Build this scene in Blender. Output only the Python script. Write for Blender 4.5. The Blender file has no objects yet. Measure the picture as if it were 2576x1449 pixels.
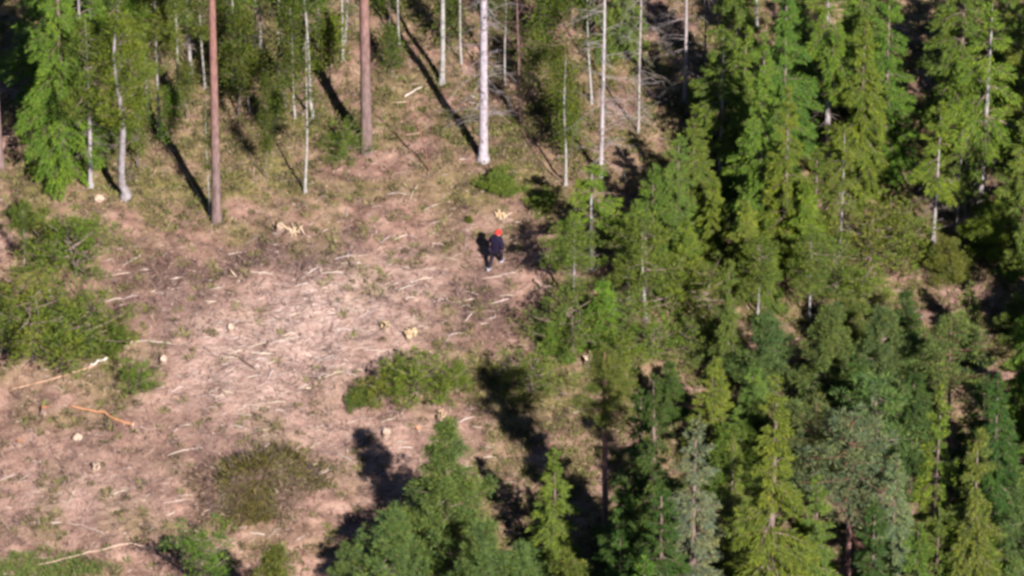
import bpy, math, random
import numpy as np
from mathutils import Vector, Matrix, noise as mnoise

S = bpy.context.scene
COL = S.collection
R = math.radians
RNG = np.random.default_rng(11)
random.seed(11)

# ------------------------------------------------------------------ camera, world, sun, exposure
DIST, TILT, WIDE = 400.0, R(45), 37.9           # a long lens on a drone, looking 45 degrees down
CY, CZ = -DIST * math.cos(TILT), DIST * math.sin(TILT)
cam_data = bpy.data.cameras.new('drone_camera')
cam = bpy.data.objects.new('drone_camera', cam_data)
COL.objects.link(cam)
cam.location = (0, CY, CZ)
cam.rotation_euler = (R(90) - TILT, 0, 0)
cam_data.sensor_width = 36
cam_data.lens = 36 * DIST / WIDE
cam_data.clip_start, cam_data.clip_end = 5, 2500
cam_data.dof.use_dof = False
S.camera = cam

SUN_EL, SUN_AZ = R(45), R(25)                   # sun behind the camera, to its right
sun_dir = Vector((math.sin(SUN_AZ) * math.cos(SUN_EL), -math.cos(SUN_AZ) * math.cos(SUN_EL), math.sin(SUN_EL)))
world = bpy.data.worlds.new('World')
S.world = world
world.use_nodes = True
wn = world.node_tree
sky = wn.nodes.new('ShaderNodeTexSky')
sky.sky_type = 'NISHITA'
sky.sun_disc = False
sky.sun_elevation = SUN_EL
sky.sun_rotation = math.pi - SUN_AZ
sky.altitude = 300
sky.air_density = 0.6
sky.dust_density = 0.1
sky.ozone_density = 1.5
wn.nodes['Background'].inputs['Strength'].default_value = 0.05
wn.links.new(sky.outputs[0], wn.nodes['Background'].inputs['Color'])
sl = bpy.data.lights.new('sun', 'SUN')
sl.energy, sl.angle, sl.color = 5.0, R(0.5), (1.0, 0.92, 0.86)
sun = bpy.data.objects.new('sun', sl)
COL.objects.link(sun)
sun.rotation_euler = (-sun_dir).to_track_quat('-Z', 'Y').to_euler()
sun.location = (40, -80, 120)
S.view_settings.view_transform = 'Standard'
S.view_settings.look = 'None'
S.view_settings.gamma = 1
S.view_settings.exposure = 1.22
S.view_settings.use_curve_mapping = False
S.render.engine = 'CYCLES'
S.cycles.filter_width = 3.1                     # the soft long-range lens
S.cycles.max_bounces = 5
S.cycles.diffuse_bounces = 1
S.cycles.transmission_bounces = 3

# ------------------------------------------------------------------ terrain and placing
def height(x, y):
    x = np.asarray(x, float); y = np.asarray(y, float)
    h = .22 * np.sin(.31 * x + .9) * np.sin(.27 * y + .4) + .12 * np.sin(.83 * x + .45 * y) + .07 * np.sin(1.9 * x - 1.1 * y + 2) \
        + .045 * np.sin(3.7 * x + 2.3 * y) * np.sin(2.9 * y - 1.3 * x + 1)
    return h

C45 = math.cos(TILT)
def at(u, v):
    """ground point that the photo shows at (u, v) of a 2576 x 1449 picture"""
    k = WIDE / 2576.0
    a, b = (u - 1288) * k, (724.5 - v) * k
    d = Vector((a, DIST * C45 + b * C45, -DIST * C45 + b * C45))
    o = Vector((0, CY, CZ))
    z = 0.0
    for _ in range(3):
        p = o + d * ((z - o.z) / d.z)
        z = float(height(p.x, p.y))
    return Vector((p.x, p.y, z))

def to_uv(x, y):
    k = WIDE / 2576.0
    return 1288 + np.asarray(x) / k, 724.5 - np.asarray(y) * C45 / k

def inside(poly, u, v):
    u = np.asarray(u); v = np.asarray(v)
    r = np.zeros(u.shape, bool)
    n = len(poly)
    for i in range(n):
        (x0, y0), (x1, y1) = poly[i], poly[(i + 1) % n]
        c = ((y0 > v) != (y1 > v)) & (u < (x1 - x0) * (v - y0) / ((y1 - y0) or 1e-9) + x0)
        r ^= c
    return r

def vnoise(x, y, f, seed=0):
    """smooth value noise, 0..1, vectorised"""
    x = np.asarray(x, float) * f + 37.3 * seed; y = np.asarray(y, float) * f - 11.7 * seed
    xi, yi = np.floor(x).astype(np.int64), np.floor(y).astype(np.int64)
    fx, fy = x - xi, y - yi
    fx, fy = fx * fx * (3 - 2 * fx), fy * fy * (3 - 2 * fy)
    def hsh(a, b):
        n = (a * 374761393 + b * 668265263 + seed * 974711) & 0x7fffffff
        n = ((n ^ (n >> 13)) * 1274126177) & 0x7fffffff
        return ((n ^ (n >> 16)) & 0xffff) / 65535.0
    return (hsh(xi, yi) * (1 - fx) + hsh(xi + 1, yi) * fx) * (1 - fy) + (hsh(xi, yi + 1) * (1 - fx) + hsh(xi + 1, yi + 1) * fx) * fy

CLEARING = [(-400, 560), (180, 500), (330, 520), (560, 560), (640, 440), (760, 490), (930, 400), (1060, 330), (1215, 410), (1290, 480), (1400, 620), (1340, 700),
            (1320, 860), (1190, 900), (1230, 1060), (1170, 1330), (860, 1500), (700, 2200), (-400, 2200)]
def blob(u, v, cu, cv, ru, rv):
    return np.exp(-(((u - cu) / ru) ** 2 + ((v - cv) / rv) ** 2))

# ------------------------------------------------------------------ mesh helpers (everything is quads)
class Q:
    def __init__(s): s.v, s.f, s.n = [], [], 0
    def add(s, v, f):
        v = np.asarray(v, np.float32).reshape(-1, 3)
        s.v.append(v); s.f.append(np.asarray(f, np.int32).reshape(-1, 4) + s.n); s.n += len(v)
    def blades(s, p, d, side, l, w, mid=.45):
        """pointed leaf-like quads from p along d"""
        p, d, side = (np.asarray(a, float) for a in (p, d, side))
        l = np.broadcast_to(l, (len(p),))[:, None]; w = np.broadcast_to(w, (len(p),))[:, None]
        v = np.stack([p, p + d * l * mid + side * w * .5, p + d * l, p + d * l * mid - side * w * .5], 1)
        s.add(v.reshape(-1, 3), np.arange(len(p) * 4).reshape(-1, 4))
    def tube(s, pts, rad, n=6):
        pts = np.asarray(pts, float); rad = np.broadcast_to(rad, (len(pts),))
        t = np.gradient(pts, axis=0); t /= np.linalg.norm(t, axis=1)[:, None] + 1e-9
        ref = np.array([0, 0, 1.0]) if abs(t[:, 2]).mean() < .8 else np.array([1.0, 0, 0])
        a = np.cross(t, ref); a /= np.linalg.norm(a, axis=1)[:, None] + 1e-9
        b = np.cross(t, a)
        th = np.linspace(0, 2 * math.pi, n, endpoint=False)
        v = pts[:, None] + rad[:, None, None] * (np.cos(th)[None, :, None] * a[:, None] + np.sin(th)[None, :, None] * b[:, None])
        k = len(pts)
        i, j = np.meshgrid(np.arange(k - 1), np.arange(n), indexing='ij')
        f = np.stack([i * n + j, i * n + (j + 1) % n, (i + 1) * n + (j + 1) % n, (i + 1) * n + j], -1).reshape(-1, 4)
        s.add(v.reshape(-1, 3), f)
    def mesh(s, name, m, smooth=False):
        v = np.concatenate(s.v); f = np.concatenate(s.f)
        me = bpy.data.meshes.new(name)
        me.vertices.add(len(v)); me.vertices.foreach_set('co', v.ravel())
        me.loops.add(f.size); me.loops.foreach_set('vertex_index', f.ravel())
        me.polygons.add(len(f)); me.polygons.foreach_set('loop_start', np.arange(0, f.size, 4, dtype=np.int32))
        if smooth: me.polygons.foreach_set('use_smooth', np.ones(len(f), bool))
        me.materials.append(m)
        me.update(calc_edges=True)
        me.validate()
        return me

def unit(a):
    a = np.asarray(a, float)
    return a / (np.linalg.norm(a, axis=-1, keepdims=True) + 1e-9)

def link(name, me, parent=None, kind=None, color=None):
    o = bpy.data.objects.new(name, me)
    COL.objects.link(o)
    if parent: o.parent = parent
    if kind: o['kind'] = kind
    if color: o.color = (*color, 1)
    return o

def thing(name, label, cat, loc=(0, 0, 0), rz=0.0, group=None, me=None):
    o = bpy.data.objects.new(name, me)
    COL.objects.link(o)
    o.location = loc; o.rotation_euler = (0, 0, rz)
    o['label'] = label; o['category'] = cat
    if group: o['group'] = group
    return o

# ------------------------------------------------------------------ materials
def mat(name, rough=.85):
    m = bpy.data.materials.new(name); m.use_nodes = True
    nt = m.node_tree
    b = nt.nodes['Principled BSDF']
    b.inputs['Roughness'].default_value = rough
    b.inputs['Specular IOR Level'].default_value = .15
    return m, nt, b

def N(nt, typ, **kw):
    n = nt.nodes.new(typ)
    for k, v in kw.items():
        if k in n.inputs.keys() if isinstance(k, str) else False: n.inputs[k].default_value = v
        else: setattr(n, k, v)
    return n

def ramp(nt, stops, interp='LINEAR'):
    n = nt.nodes.new('ShaderNodeValToRGB')
    cr = n.color_ramp; cr.interpolation = interp
    while len(cr.elements) < len(stops): cr.elements.new(.5)
    for e, (p, c) in zip(cr.elements, stops):
        e.position = p; e.color = (*c, 1) if len(c) == 3 else c
    return n

def mixc(nt, fac, a, b, typ='MIX'):
    n = nt.nodes.new('ShaderNodeMix'); n.data_type = 'RGBA'; n.blend_type = typ
    for sock, val in ((n.inputs[0], fac), (n.inputs[6], a), (n.inputs[7], b)):
        if isinstance(val, bpy.types.NodeSocket): nt.links.new(val, sock)
        elif isinstance(val, (int, float)): sock.default_value = val
        else: sock.default_value = (*val, 1)
    return n.outputs[2]

def noise_tex(nt, scale, detail=4, coord='Object', stretch=None):
    tc = nt.nodes.new('ShaderNodeTexCoord')
    n = nt.nodes.new('ShaderNodeTexNoise')
    n.inputs['Scale'].default_value = scale; n.inputs['Detail'].default_value = detail
    if stretch:
        mp = nt.nodes.new('ShaderNodeMapping'); mp.inputs['Scale'].default_value = stretch
        nt.links.new(tc.outputs[coord], mp.inputs[0]); nt.links.new(mp.outputs[0], n.inputs['Vector'])
    else: nt.links.new(tc.outputs[coord], n.inputs['Vector'])
    return n.outputs['Fac']

def foliage_material(name, brown=.06, transl=.22):
    """needle foliage: the object's own tint, each sprig a little different, some sprigs browned"""
    m, nt, b = mat(name, .7)
    info = nt.nodes.new('ShaderNodeObjectInfo')
    geo = nt.nodes.new('ShaderNodeNewGeometry')
    rnd = geo.outputs['Random Per Island']
    var = ramp(nt, [(0, (.55, .6, .7)), (.5, (1, 1, 1)), (.85, (1.35, 1.2, .9)), (1, (1.7, 1.4, 1.1))])
    nt.links.new(rnd, var.inputs[0])
    c = mixc(nt, 1.0, info.outputs['Color'], var.outputs[0], 'MULTIPLY')
    big = ramp(nt, [(.3, (.8, .85, .95)), (.7, (1.25, 1.12, .9))])
    nt.links.new(noise_tex(nt, 1.1, 2), big.inputs[0])
    c = mixc(nt, 1.0, c, big.outputs[0], 'MULTIPLY')
    dead = ramp(nt, [(1 - brown, (0, 0, 0)), (1 - brown + .01, (1, 1, 1))], 'CONSTANT')
    mul = nt.nodes.new('ShaderNodeMath'); mul.operation = 'MULTIPLY'; mul.inputs[1].default_value = 7.31
    fr = nt.nodes.new('ShaderNodeMath'); fr.operation = 'FRACT'
    nt.links.new(rnd, mul.inputs[0]); nt.links.new(mul.outputs[0], fr.inputs[0]); nt.links.new(fr.outputs[0], dead.inputs[0])
    c = mixc(nt, dead.outputs[0], c, (.115, .095, .048))
    nt.links.new(c, b.inputs['Base Color'])
    tr = nt.nodes.new('ShaderNodeBsdfTranslucent')
    nt.links.new(mixc(nt, 1.0, c, (1.25, 1.3, .7), 'MULTIPLY'), tr.inputs['Color'])
    mx = nt.nodes.new('ShaderNodeMixShader'); mx.inputs[0].default_value = transl
    nt.links.new(b.outputs[0], mx.inputs[1]); nt.links.new(tr.outputs[0], mx.inputs[2])
    nt.links.new(mx.outputs[0], nt.nodes['Material Output'].inputs['Surface'])
    return m

M_NEEDLE = foliage_material('needles')
M_LEAF = foliage_material('thin_leaves', .12, .5)

def bark_material(name, stops, scale=9, stretch=(1, 1, .3), patch=None, bump=.5):
    m, nt, b = mat(name, .9)
    r = ramp(nt, stops)
    f = noise_tex(nt, scale, 5, 'Object', stretch)
    nt.links.new(f, r.inputs[0])
    c = r.outputs[0]
    if patch:
        pr = ramp(nt, [(patch[0], (0, 0, 0)), (patch[0] + .05, (1, 1, 1))])
        nt.links.new(noise_tex(nt, patch[1], 3, 'Object', patch[2]), pr.inputs[0])
        c = mixc(nt, pr.outputs[0], c, patch[3])
    info = nt.nodes.new('ShaderNodeObjectInfo')
    c = mixc(nt, 1.0, c, info.outputs['Color'], 'MULTIPLY')
    nt.links.new(c, b.inputs['Base Color'])
    bp = nt.nodes.new('ShaderNodeBump'); bp.inputs['Strength'].default_value = bump; bp.inputs['Distance'].default_value = .02
    nt.links.new(f, bp.inputs['Height']); nt.links.new(bp.outputs[0], b.inputs['Normal'])
    return m

M_BIRCH = bark_material('birch_bark', [(.3, (.24, .22, .20)), (.6, (.40, .385, .37))], 7, (1, 1, .8), (.62, 5, (1, 1, 2.2), (.07, .06, .055)))
M_GREY = bark_material('pale_grey_bark', [(.3, (.22, .19, .19)), (.55, (.33, .305, .31)), (.75, (.40, .375, .385))], 8, (1, 1, .45), (.60, 3.2, (1, 1, 1.3), (.13, .105, .10)))
M_SPRUCE = bark_material('spruce_bark', [(.3, (.10, .07, .06)), (.55, (.19, .14, .12)), (.75, (.28, .23, .205))], 10)
M_TWIG = bark_material('dead_twig_bark', [(.3, (.11, .085, .08)), (.7, (.23, .19, .175))], 10)
M_LICHEN = bark_material('lichen_twig', [(.3, (.13, .115, .11)), (.7, (.26, .24, .235))], 10)

def pine_bark():
    m, nt, b = mat('pine_bark', .9)
    f = noise_tex(nt, 9, 5, 'Object', (1, 1, .3))
    low = ramp(nt, [(.3, (.11, .075, .07)), (.7, (.24, .17, .16))]); nt.links.new(f, low.inputs[0])
    up = ramp(nt, [(.3, (.16, .080, .068)), (.7, (.30, .160, .135))]); nt.links.new(f, up.inputs[0])
    tc = nt.nodes.new('ShaderNodeTexCoord'); sp = nt.nodes.new('ShaderNodeSeparateXYZ')
    nt.links.new(tc.outputs['Object'], sp.inputs[0])
    mr = nt.nodes.new('ShaderNodeMapRange'); mr.inputs[1].default_value = 2.5; mr.inputs[2].default_value = 8.5
    nt.links.new(sp.outputs['Z'], mr.inputs[0])
    nt.links.new(mixc(nt, mr.outputs[0], low.outputs[0], up.outputs[0]), b.inputs['Base Color'])
    bp = nt.nodes.new('ShaderNodeBump'); bp.inputs['Strength'].default_value = .6; bp.inputs['Distance'].default_value = .03
    nt.links.new(f, bp.inputs['Height']); nt.links.new(bp.outputs[0], b.inputs['Normal'])
    return m
M_PINE = pine_bark()

def litter_material(name, stops, rough=.9):
    m, nt, b = mat(name, rough)
    r = ramp(nt, stops)
    geo = nt.nodes.new('ShaderNodeNewGeometry')
    nt.links.new(geo.outputs['Random Per Island'], r.inputs[0])
    nt.links.new(r.outputs[0], b.inputs['Base Color'])
    return m

M_LITTER = litter_material('dry_litter', [(0, (.07, .045, .036)), (.3, (.15, .092, .068)), (.55, (.22, .138, .104)), (.8, (.28, .185, .14)), (.95, (.35, .26, .20)), (1, (.42, .34, .28))])
M_HEATH = litter_material('heath_leaves', [(0, (.05, .045, .03)), (.35, (.095, .085, .04)), (.7, (.15, .13, .055)), (1, (.20, .16, .09))])
M_GRASS = litter_material('grass_blades', [(0, (.10, .12, .03)), (.5, (.17, .17, .055)), (1, (.25, .215, .10))])
M_GREENGRASS = litter_material('green_blades', [(0, (.055, .09, .02)), (.6, (.09, .14, .03)), (1, (.16, .17, .05))])
M_TWIGS = litter_material('slash_twigs', [(0, (.07, .045, .042)), (.4, (.16, .105, .09)), (.8, (.27, .205, .18)), (1, (.42, .35, .31))])
M_BRUSH = litter_material('brush_strands', [(0, (.030, .026, .012)), (.3, (.06, .055, .014)), (.7, (.10, .088, .022)), (1, (.15, .11, .055))])

def stick_material():
    m, nt, b = mat('barked_stick', .8)
    info = nt.nodes.new('ShaderNodeObjectInfo')
    r = ramp(nt, [(.3, (.7, .68, .66)), (.7, (1.15, 1.15, 1.15))])
    nt.links.new(noise_tex(nt, 6, 3), r.inputs[0])
    nt.links.new(mixc(nt, 1.0, info.outputs['Color'], r.outputs[0], 'MULTIPLY'), b.inputs['Base Color'])
    return m
M_STICK = stick_material()

def wood_material(name, pale, dark):
    m, nt, b = mat(name, .8)
    r = ramp(nt, [(.3, dark), (.5, pale), (.75, tuple(min(1, x * 1.15) for x in pale))])
    f = noise_tex(nt, 7, 5)
    nt.links.new(f, r.inputs[0]); nt.links.new(r.outputs[0], b.inputs['Base Color'])
    bp = nt.nodes.new('ShaderNodeBump'); bp.inputs['Strength'].default_value = .7; bp.inputs['Distance'].default_value = .03
    nt.links.new(f, bp.inputs['Height']); nt.links.new(bp.outputs[0], b.inputs['Normal'])
    return m
M_STUMPBARK = bark_material('stump_bark', [(.3, (.09, .06, .05)), (.55, (.22, .15, .12)), (.8, (.36, .27, .21))], 7)
M_CUT_PALE = wood_material('cut_wood_pale', (.44, .335, .26), (.22, .145, .105))
M_CUT_ORANGE = wood_material('cut_wood_orange', (.48, .23, .13), (.26, .11, .06))
M_CUT_YELLOW = wood_material('cut_wood_yellow', (.42, .315, .20), (.20, .135, .08))

def flat(name, c, rough=.8, var=.25, scale=20):
    m, nt, b = mat(name, rough)
    r = ramp(nt, [(.3, tuple(x * (1 - var) for x in c)), (.7, tuple(x * (1 + var) for x in c))])
    nt.links.new(noise_tex(nt, scale, 3), r.inputs[0]); nt.links.new(r.outputs[0], b.inputs['Base Color'])
    return m

# ------------------------------------------------------------------ ground
def cover_masks(x, y):
    """what grows where: moss/olive, pale slash, dark heather patch (0..1)"""
    u, v = to_uv(x, y)
    wob = (vnoise(x, y, .45, 3) - .5) * 170
    clear = inside(CLEARING, u + wob, v + wob * .8).astype(float)
    moss = .75 * (1 - clear) * (.35 + .65 * vnoise(x, y, .5, 5))
    for cu, cv, ru, rv, a in ((150, 500, 260, 60, .7), (700, 420, 420, 120, .5), (1250, 470, 170, 60, .8), (1050, 560, 200, 80, .25), (900, 700, 160, 90, .3), (1050, 950, 220, 80, .5), (700, 1180, 180, 100, .45),
                              (250, 1320, 240, 90, .35), (120, 1440, 200, 60, .9), (330, 960, 160, 90, .45), (1330, 920, 160, 60, .6), (120, 640, 160, 120, .5), (120, 860, 180, 120, .5)):
        moss = moss + a * blob(u, v, cu, cv, ru, rv)
    moss = np.clip(moss + (vnoise(x, y, .9, 7) - .62) * 1.1, 0, 1)
    pale = np.zeros_like(u)
    for cu, cv, ru, rv, a in ((760, 830, 250, 120, 1.1), (1000, 690, 240, 90, .35), (600, 960, 200, 120, .5), (900, 1130, 240, 90, .3), (200, 1230, 260, 110, .3)):
        pale = pale + a * blob(u, v, cu, cv, ru, rv)
    pale = np.clip(pale * (.5 + vnoise(x, y, 1.6, 9)), 0, 1)
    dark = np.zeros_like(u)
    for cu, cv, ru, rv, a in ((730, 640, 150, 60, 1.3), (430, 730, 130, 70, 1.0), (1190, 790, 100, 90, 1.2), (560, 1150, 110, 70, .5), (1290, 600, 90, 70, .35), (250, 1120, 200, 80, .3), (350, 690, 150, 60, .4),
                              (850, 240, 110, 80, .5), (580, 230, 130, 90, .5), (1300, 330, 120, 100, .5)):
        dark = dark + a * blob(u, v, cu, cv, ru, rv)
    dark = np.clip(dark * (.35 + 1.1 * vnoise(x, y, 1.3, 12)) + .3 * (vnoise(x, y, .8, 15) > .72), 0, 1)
    return moss, pale, dark, clear

def build_ground():
    ax = np.concatenate([np.linspace(-160, -24, 46)[:-1], np.arange(-24, 24.01, .085), np.linspace(24, 160, 46)[1:]])
    ay = np.concatenate([np.linspace(-160, -19, 46)[:-1], np.arange(-19, 22.01, .085), np.linspace(22, 200, 56)[1:]])
    X, Y = np.meshgrid(ax, ay, indexing='ij')
    moss, pale, dark, clear = cover_masks(X, Y)
    n1, n2, n3 = vnoise(X, Y, 1.4, 21), vnoise(X, Y, 3.6, 22), vnoise(X, Y, 8.5, 23)
    Z = height(X, Y) + (n1 - .5) * .09 + (n2 - .5) * .06 * (1 + .8 * moss) + (n3 - .5) * .04
    n, m = X.shape
    v = np.stack([X, Y, Z], -1).reshape(-1, 3)
    i, j = np.meshgrid(np.arange(n - 1), np.arange(m - 1), indexing='ij')
    f = np.stack([i * m + j, (i + 1) * m + j, (i + 1) * m + j + 1, i * m + j + 1], -1).reshape(-1, 4)
    mt, nt, b = mat('forest_floor', .95)
    b.inputs['Specular IOR Level'].default_value = .05
    at_ = nt.nodes.new('ShaderNodeAttribute'); at_.attribute_name = 'cover'
    sp = nt.nodes.new('ShaderNodeSeparateColor'); nt.links.new(at_.outputs['Color'], sp.inputs[0])
    base = ramp(nt, [(.28, (.080, .046, .037)), (.42, (.178, .106, .084)), (.56, (.260, .162, .127)), (.72, (.335, .226, .180))])
    nt.links.new(noise_tex(nt, 1.7, 9, 'Object', (.8, 1.2, 1)), base.inputs[0])
    ms = ramp(nt, [(.3, (.085, .078, .028)), (.55, (.145, .125, .048)), (.75, (.20, .16, .075))])
    nt.links.new(noise_tex(nt, 4.5, 6), ms.inputs[0])
    pl = ramp(nt, [(.35, (.27, .178, .155)), (.6, (.40, .295, .255)), (.75, (.52, .44, .40))])
    nt.links.new(noise_tex(nt, 5.5, 7, 'Object', (.5, 1.9, 1)), pl.inputs[0])
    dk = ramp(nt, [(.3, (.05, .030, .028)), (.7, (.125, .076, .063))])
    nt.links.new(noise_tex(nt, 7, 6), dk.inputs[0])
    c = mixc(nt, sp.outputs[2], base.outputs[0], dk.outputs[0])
    c = mixc(nt, sp.outputs[0], c, ms.outputs[0])
    c = mixc(nt, sp.outputs[1], c, pl.outputs[0])
    nt.links.new(c, b.inputs['Base Color'])
    bp = nt.nodes.new('ShaderNodeBump'); bp.inputs['Strength'].default_value = .8; bp.inputs['Distance'].default_value = .06
    nt.links.new(noise_tex(nt, 12, 5), bp.inputs['Height']); nt.links.new(bp.outputs[0], b.inputs['Normal'])
    q = Q(); q.add(v, f)
    me = q.mesh('ground', mt, True)
    ca = me.color_attributes.new('cover', 'FLOAT_COLOR', 'POINT')
    ca.data.foreach_set('color', np.stack([moss, pale, dark, np.ones_like(moss)], -1).astype(np.float32).ravel())
    link('ground', me, kind='structure')

build_ground()

def ground_z(x, y):
    n1, n2, n3 = vnoise(x, y, 1.4, 21), vnoise(x, y, 3.6, 22), vnoise(x, y, 8.5, 23)
    return height(x, y) + (n1 - .5) * .09 + (n2 - .5) * .06 + (n3 - .5) * .04

def scatter(n, x0=-21, x1=21, y0=-17.5, y1=18):
    x = RNG.uniform(x0, x1, n); y = RNG.uniform(y0, y1, n)
    return x, y

def rand_dirs(n, lift=.25, spread=None):
    th = RNG.uniform(0, 2 * math.pi, n) if spread is None else RNG.normal(spread[0], spread[1], n) + math.pi * RNG.integers(0, 2, n)
    d = unit(np.stack([np.cos(th), np.sin(th), RNG.normal(0, 1, n) * lift + lift * .4], -1))
    side = unit(np.cross(d, np.stack([RNG.normal(0, .35, n), RNG.normal(0, .35, n), np.ones(n)], -1)))
    return d, side

def ground_stuff():
    # dry litter: needles, bark flakes, dead stems lying all over the clearing
    x, y = scatter(150000)
    d, s = rand_dirs(len(x), .3)
    q = Q(); l = RNG.gamma(3, .045, len(x)) + .03
    q.blades(np.stack([x, y, ground_z(x, y) + .015], -1), d, s, l, RNG.uniform(.012, .04, len(x)))
    link('dry_litter', q.mesh('dry_litter', M_LITTER), kind='stuff')
    # fine slash twigs, mostly raked one way
    x, y = scatter(60000)
    moss, pale, dark, clear = cover_masks(x, y)
    k = RNG.random(len(x)) < .08 + .5 * pale + .12 * clear
    x, y = x[k], y[k]
    d, s = rand_dirs(len(x), .1, (.28, .38))
    q = Q(); l = RNG.gamma(2.4, .11, len(x)) + .06
    q.blades(np.stack([x, y, ground_z(x, y) + .04], -1), d, s, l, RNG.uniform(.014, .048, len(x)), .3)
    link('slash_twigs', q.mesh('slash_twigs', M_TWIGS), kind='stuff')
    # low heath shrubs
    x, y = scatter(9000)
    moss, pale, dark, clear = cover_masks(x, y)
    k = RNG.random(len(x)) < .10 + .6 * moss + .3 * dark - .2 * pale + .22 * (1 - clear)
    x, y = x[k], y[k]
    per = 36
    r = RNG.uniform(.07, .26, len(x))
    th = RNG.uniform(0, 2 * math.pi, (len(x), per)); ph = np.sqrt(RNG.random((len(x), per)))
    px = x[:, None] + np.cos(th) * ph * r[:, None]; py = y[:, None] + np.sin(th) * ph * r[:, None]
    pz = ground_z(px, py) + (1 - ph ** 2) * r[:, None] * .7 * RNG.random((len(x), per))
    d = unit(np.stack([np.cos(th) * ph, np.sin(th) * ph, .5 + RNG.random(th.shape)], -1)).reshape(-1, 3)
    _, s = rand_dirs(len(d), .3)
    q = Q(); q.blades(np.stack([px, py, pz], -1).reshape(-1, 3), d, s, RNG.uniform(.06, .15, len(d)), RNG.uniform(.03, .07, len(d)))
    link('heath_shrubs', q.mesh('heath_shrubs', M_HEATH), kind='stuff')
    # grass tufts: dry olive in the moss, fresh green at the lower left
    for name, m, n, fresh in (('dry_grass', M_GRASS, 4200, False), ('green_grass', M_GREENGRASS, 900, True)):
        x, y = scatter(n)
        moss, pale, dark, clear = cover_masks(x, y)
        u, v = to_uv(x, y)
        g = blob(u, v, 110, 1440, 150, 45) + blob(u, v, 350, 1440, 90, 30) + .5 * blob(u, v, 40, 1010, 60, 40)
        k = RNG.random(n) < (.16 + .55 * moss if not fresh else 1.2 * g)
        if fresh:
            ex = [at(uu, vv) for uu, vv in [(RNG.normal(110, 80), RNG.normal(1432, 24)) for _ in range(150)]]
            x = np.concatenate([x[k], [p.x for p in ex]]); y = np.concatenate([y[k], [p.y for p in ex]])
        else: x, y = x[k], y[k]
        per = 30
        th = RNG.uniform(0, 2 * math.pi, (len(x), per)); rr = RNG.uniform(0, .14, (len(x), per))
        px, py = x[:, None] + np.cos(th) * rr, y[:, None] + np.sin(th) * rr
        d = unit(np.stack([np.cos(th) * .8, np.sin(th) * .8, .5 + RNG.random(th.shape)], -1)).reshape(-1, 3)
        _, s = rand_dirs(len(d), .3)
        q = Q(); q.blades(np.stack([px, py, ground_z(px, py)], -1).reshape(-1, 3), d, s, RNG.uniform(.12, .34, len(d)), RNG.uniform(.015, .035, len(d)))
        link(name, q.mesh(name, m), kind='stuff')
ground_stuff()

def undergrowth():
    # bilberry, young shoots and moss tussocks under the trees
    x, y = scatter(15000)
    moss, pale, dark, clear = cover_masks(x, y)
    k = RNG.random(len(x)) < (1 - clear) * (.25 + .75 * (vnoise(x, y, .7, 41) > .45)) + .25 * np.clip(moss - .3, 0, 1)
    x, y = x[k], y[k]; per = 22
    r = RNG.uniform(.10, .32, len(x))[:, None]
    th = RNG.uniform(0, 6.28, (len(x), per)); ph = np.sqrt(RNG.random(th.shape))
    px, py = x[:, None] + np.cos(th) * ph * r, y[:, None] + np.sin(th) * ph * r
    pz = ground_z(px, py) + RNG.random(th.shape) * (1 - ph * .6) * r * 1.4
    d = unit(np.stack([np.cos(th) * ph, np.sin(th) * ph, .6 + RNG.random(th.shape)], -1)).reshape(-1, 3)
    _, sd = rand_dirs(len(d), .3)
    q = Q(); q.blades(np.stack([px, py, pz], -1).reshape(-1, 3), d, sd, RNG.uniform(.07, .2, len(d)), RNG.uniform(.022, .05, len(d)))
    link('undergrowth', q.mesh('undergrowth', litter_material('undergrowth_leaves', [(0, (.06, .07, .02)), (.4, (.10, .12, .028)), (.75, (.15, .16, .04)), (.92, (.17, .13, .07)), (1, (.22, .16, .11))])), kind='stuff')
undergrowth()

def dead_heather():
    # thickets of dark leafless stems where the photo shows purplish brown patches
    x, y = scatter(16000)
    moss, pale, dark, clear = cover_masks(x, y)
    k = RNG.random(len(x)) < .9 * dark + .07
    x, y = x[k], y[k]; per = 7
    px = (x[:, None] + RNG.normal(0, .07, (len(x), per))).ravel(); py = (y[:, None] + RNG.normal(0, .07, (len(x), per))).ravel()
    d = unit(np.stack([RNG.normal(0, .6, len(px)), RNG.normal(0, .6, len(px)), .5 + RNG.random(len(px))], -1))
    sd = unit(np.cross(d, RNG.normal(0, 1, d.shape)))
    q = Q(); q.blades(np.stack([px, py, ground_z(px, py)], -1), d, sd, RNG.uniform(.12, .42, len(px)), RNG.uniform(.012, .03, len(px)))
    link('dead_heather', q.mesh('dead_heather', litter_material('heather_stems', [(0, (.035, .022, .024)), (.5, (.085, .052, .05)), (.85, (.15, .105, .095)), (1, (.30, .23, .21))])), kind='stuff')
dead_heather()

# ------------------------------------------------------------------ trees: meshes of each kind
def trunk_pts(H, bend, rng, n=9, kink=0):
    z = np.linspace(-.15, H, n)
    ph = rng.uniform(0, 6.28); t = z / H
    off = bend * np.sin(t * 2.2) * (t > 0)
    k = kink * np.stack([np.sin(t * 9 + ph), np.cos(t * 7 + ph)], -1) * (t[:, None] > .02)
    return np.stack([off * math.cos(ph) + k[:, 0], off * math.sin(ph) + k[:, 1], z], -1)

def trunk_mesh(H, r, m, rng, bend=.05, kink=0, top=.15, n=8, flare=1.45):
    p = trunk_pts(H, bend, rng, 12, kink)
    p = np.concatenate([p[:1], [[0, 0, .12]], [[0, 0, .4]], p[1:][p[1:, 2] > .5]])
    t = np.clip(p[:, 2] / H, 0, 1)
    rad = r * (1 - t * (1 - top)); rad[:2] *= flare; rad[2] *= 1.08; rad[-1] *= .3
    q = Q(); q.tube(p, rad, n)
    return q.mesh('trunk', m, True)

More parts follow.
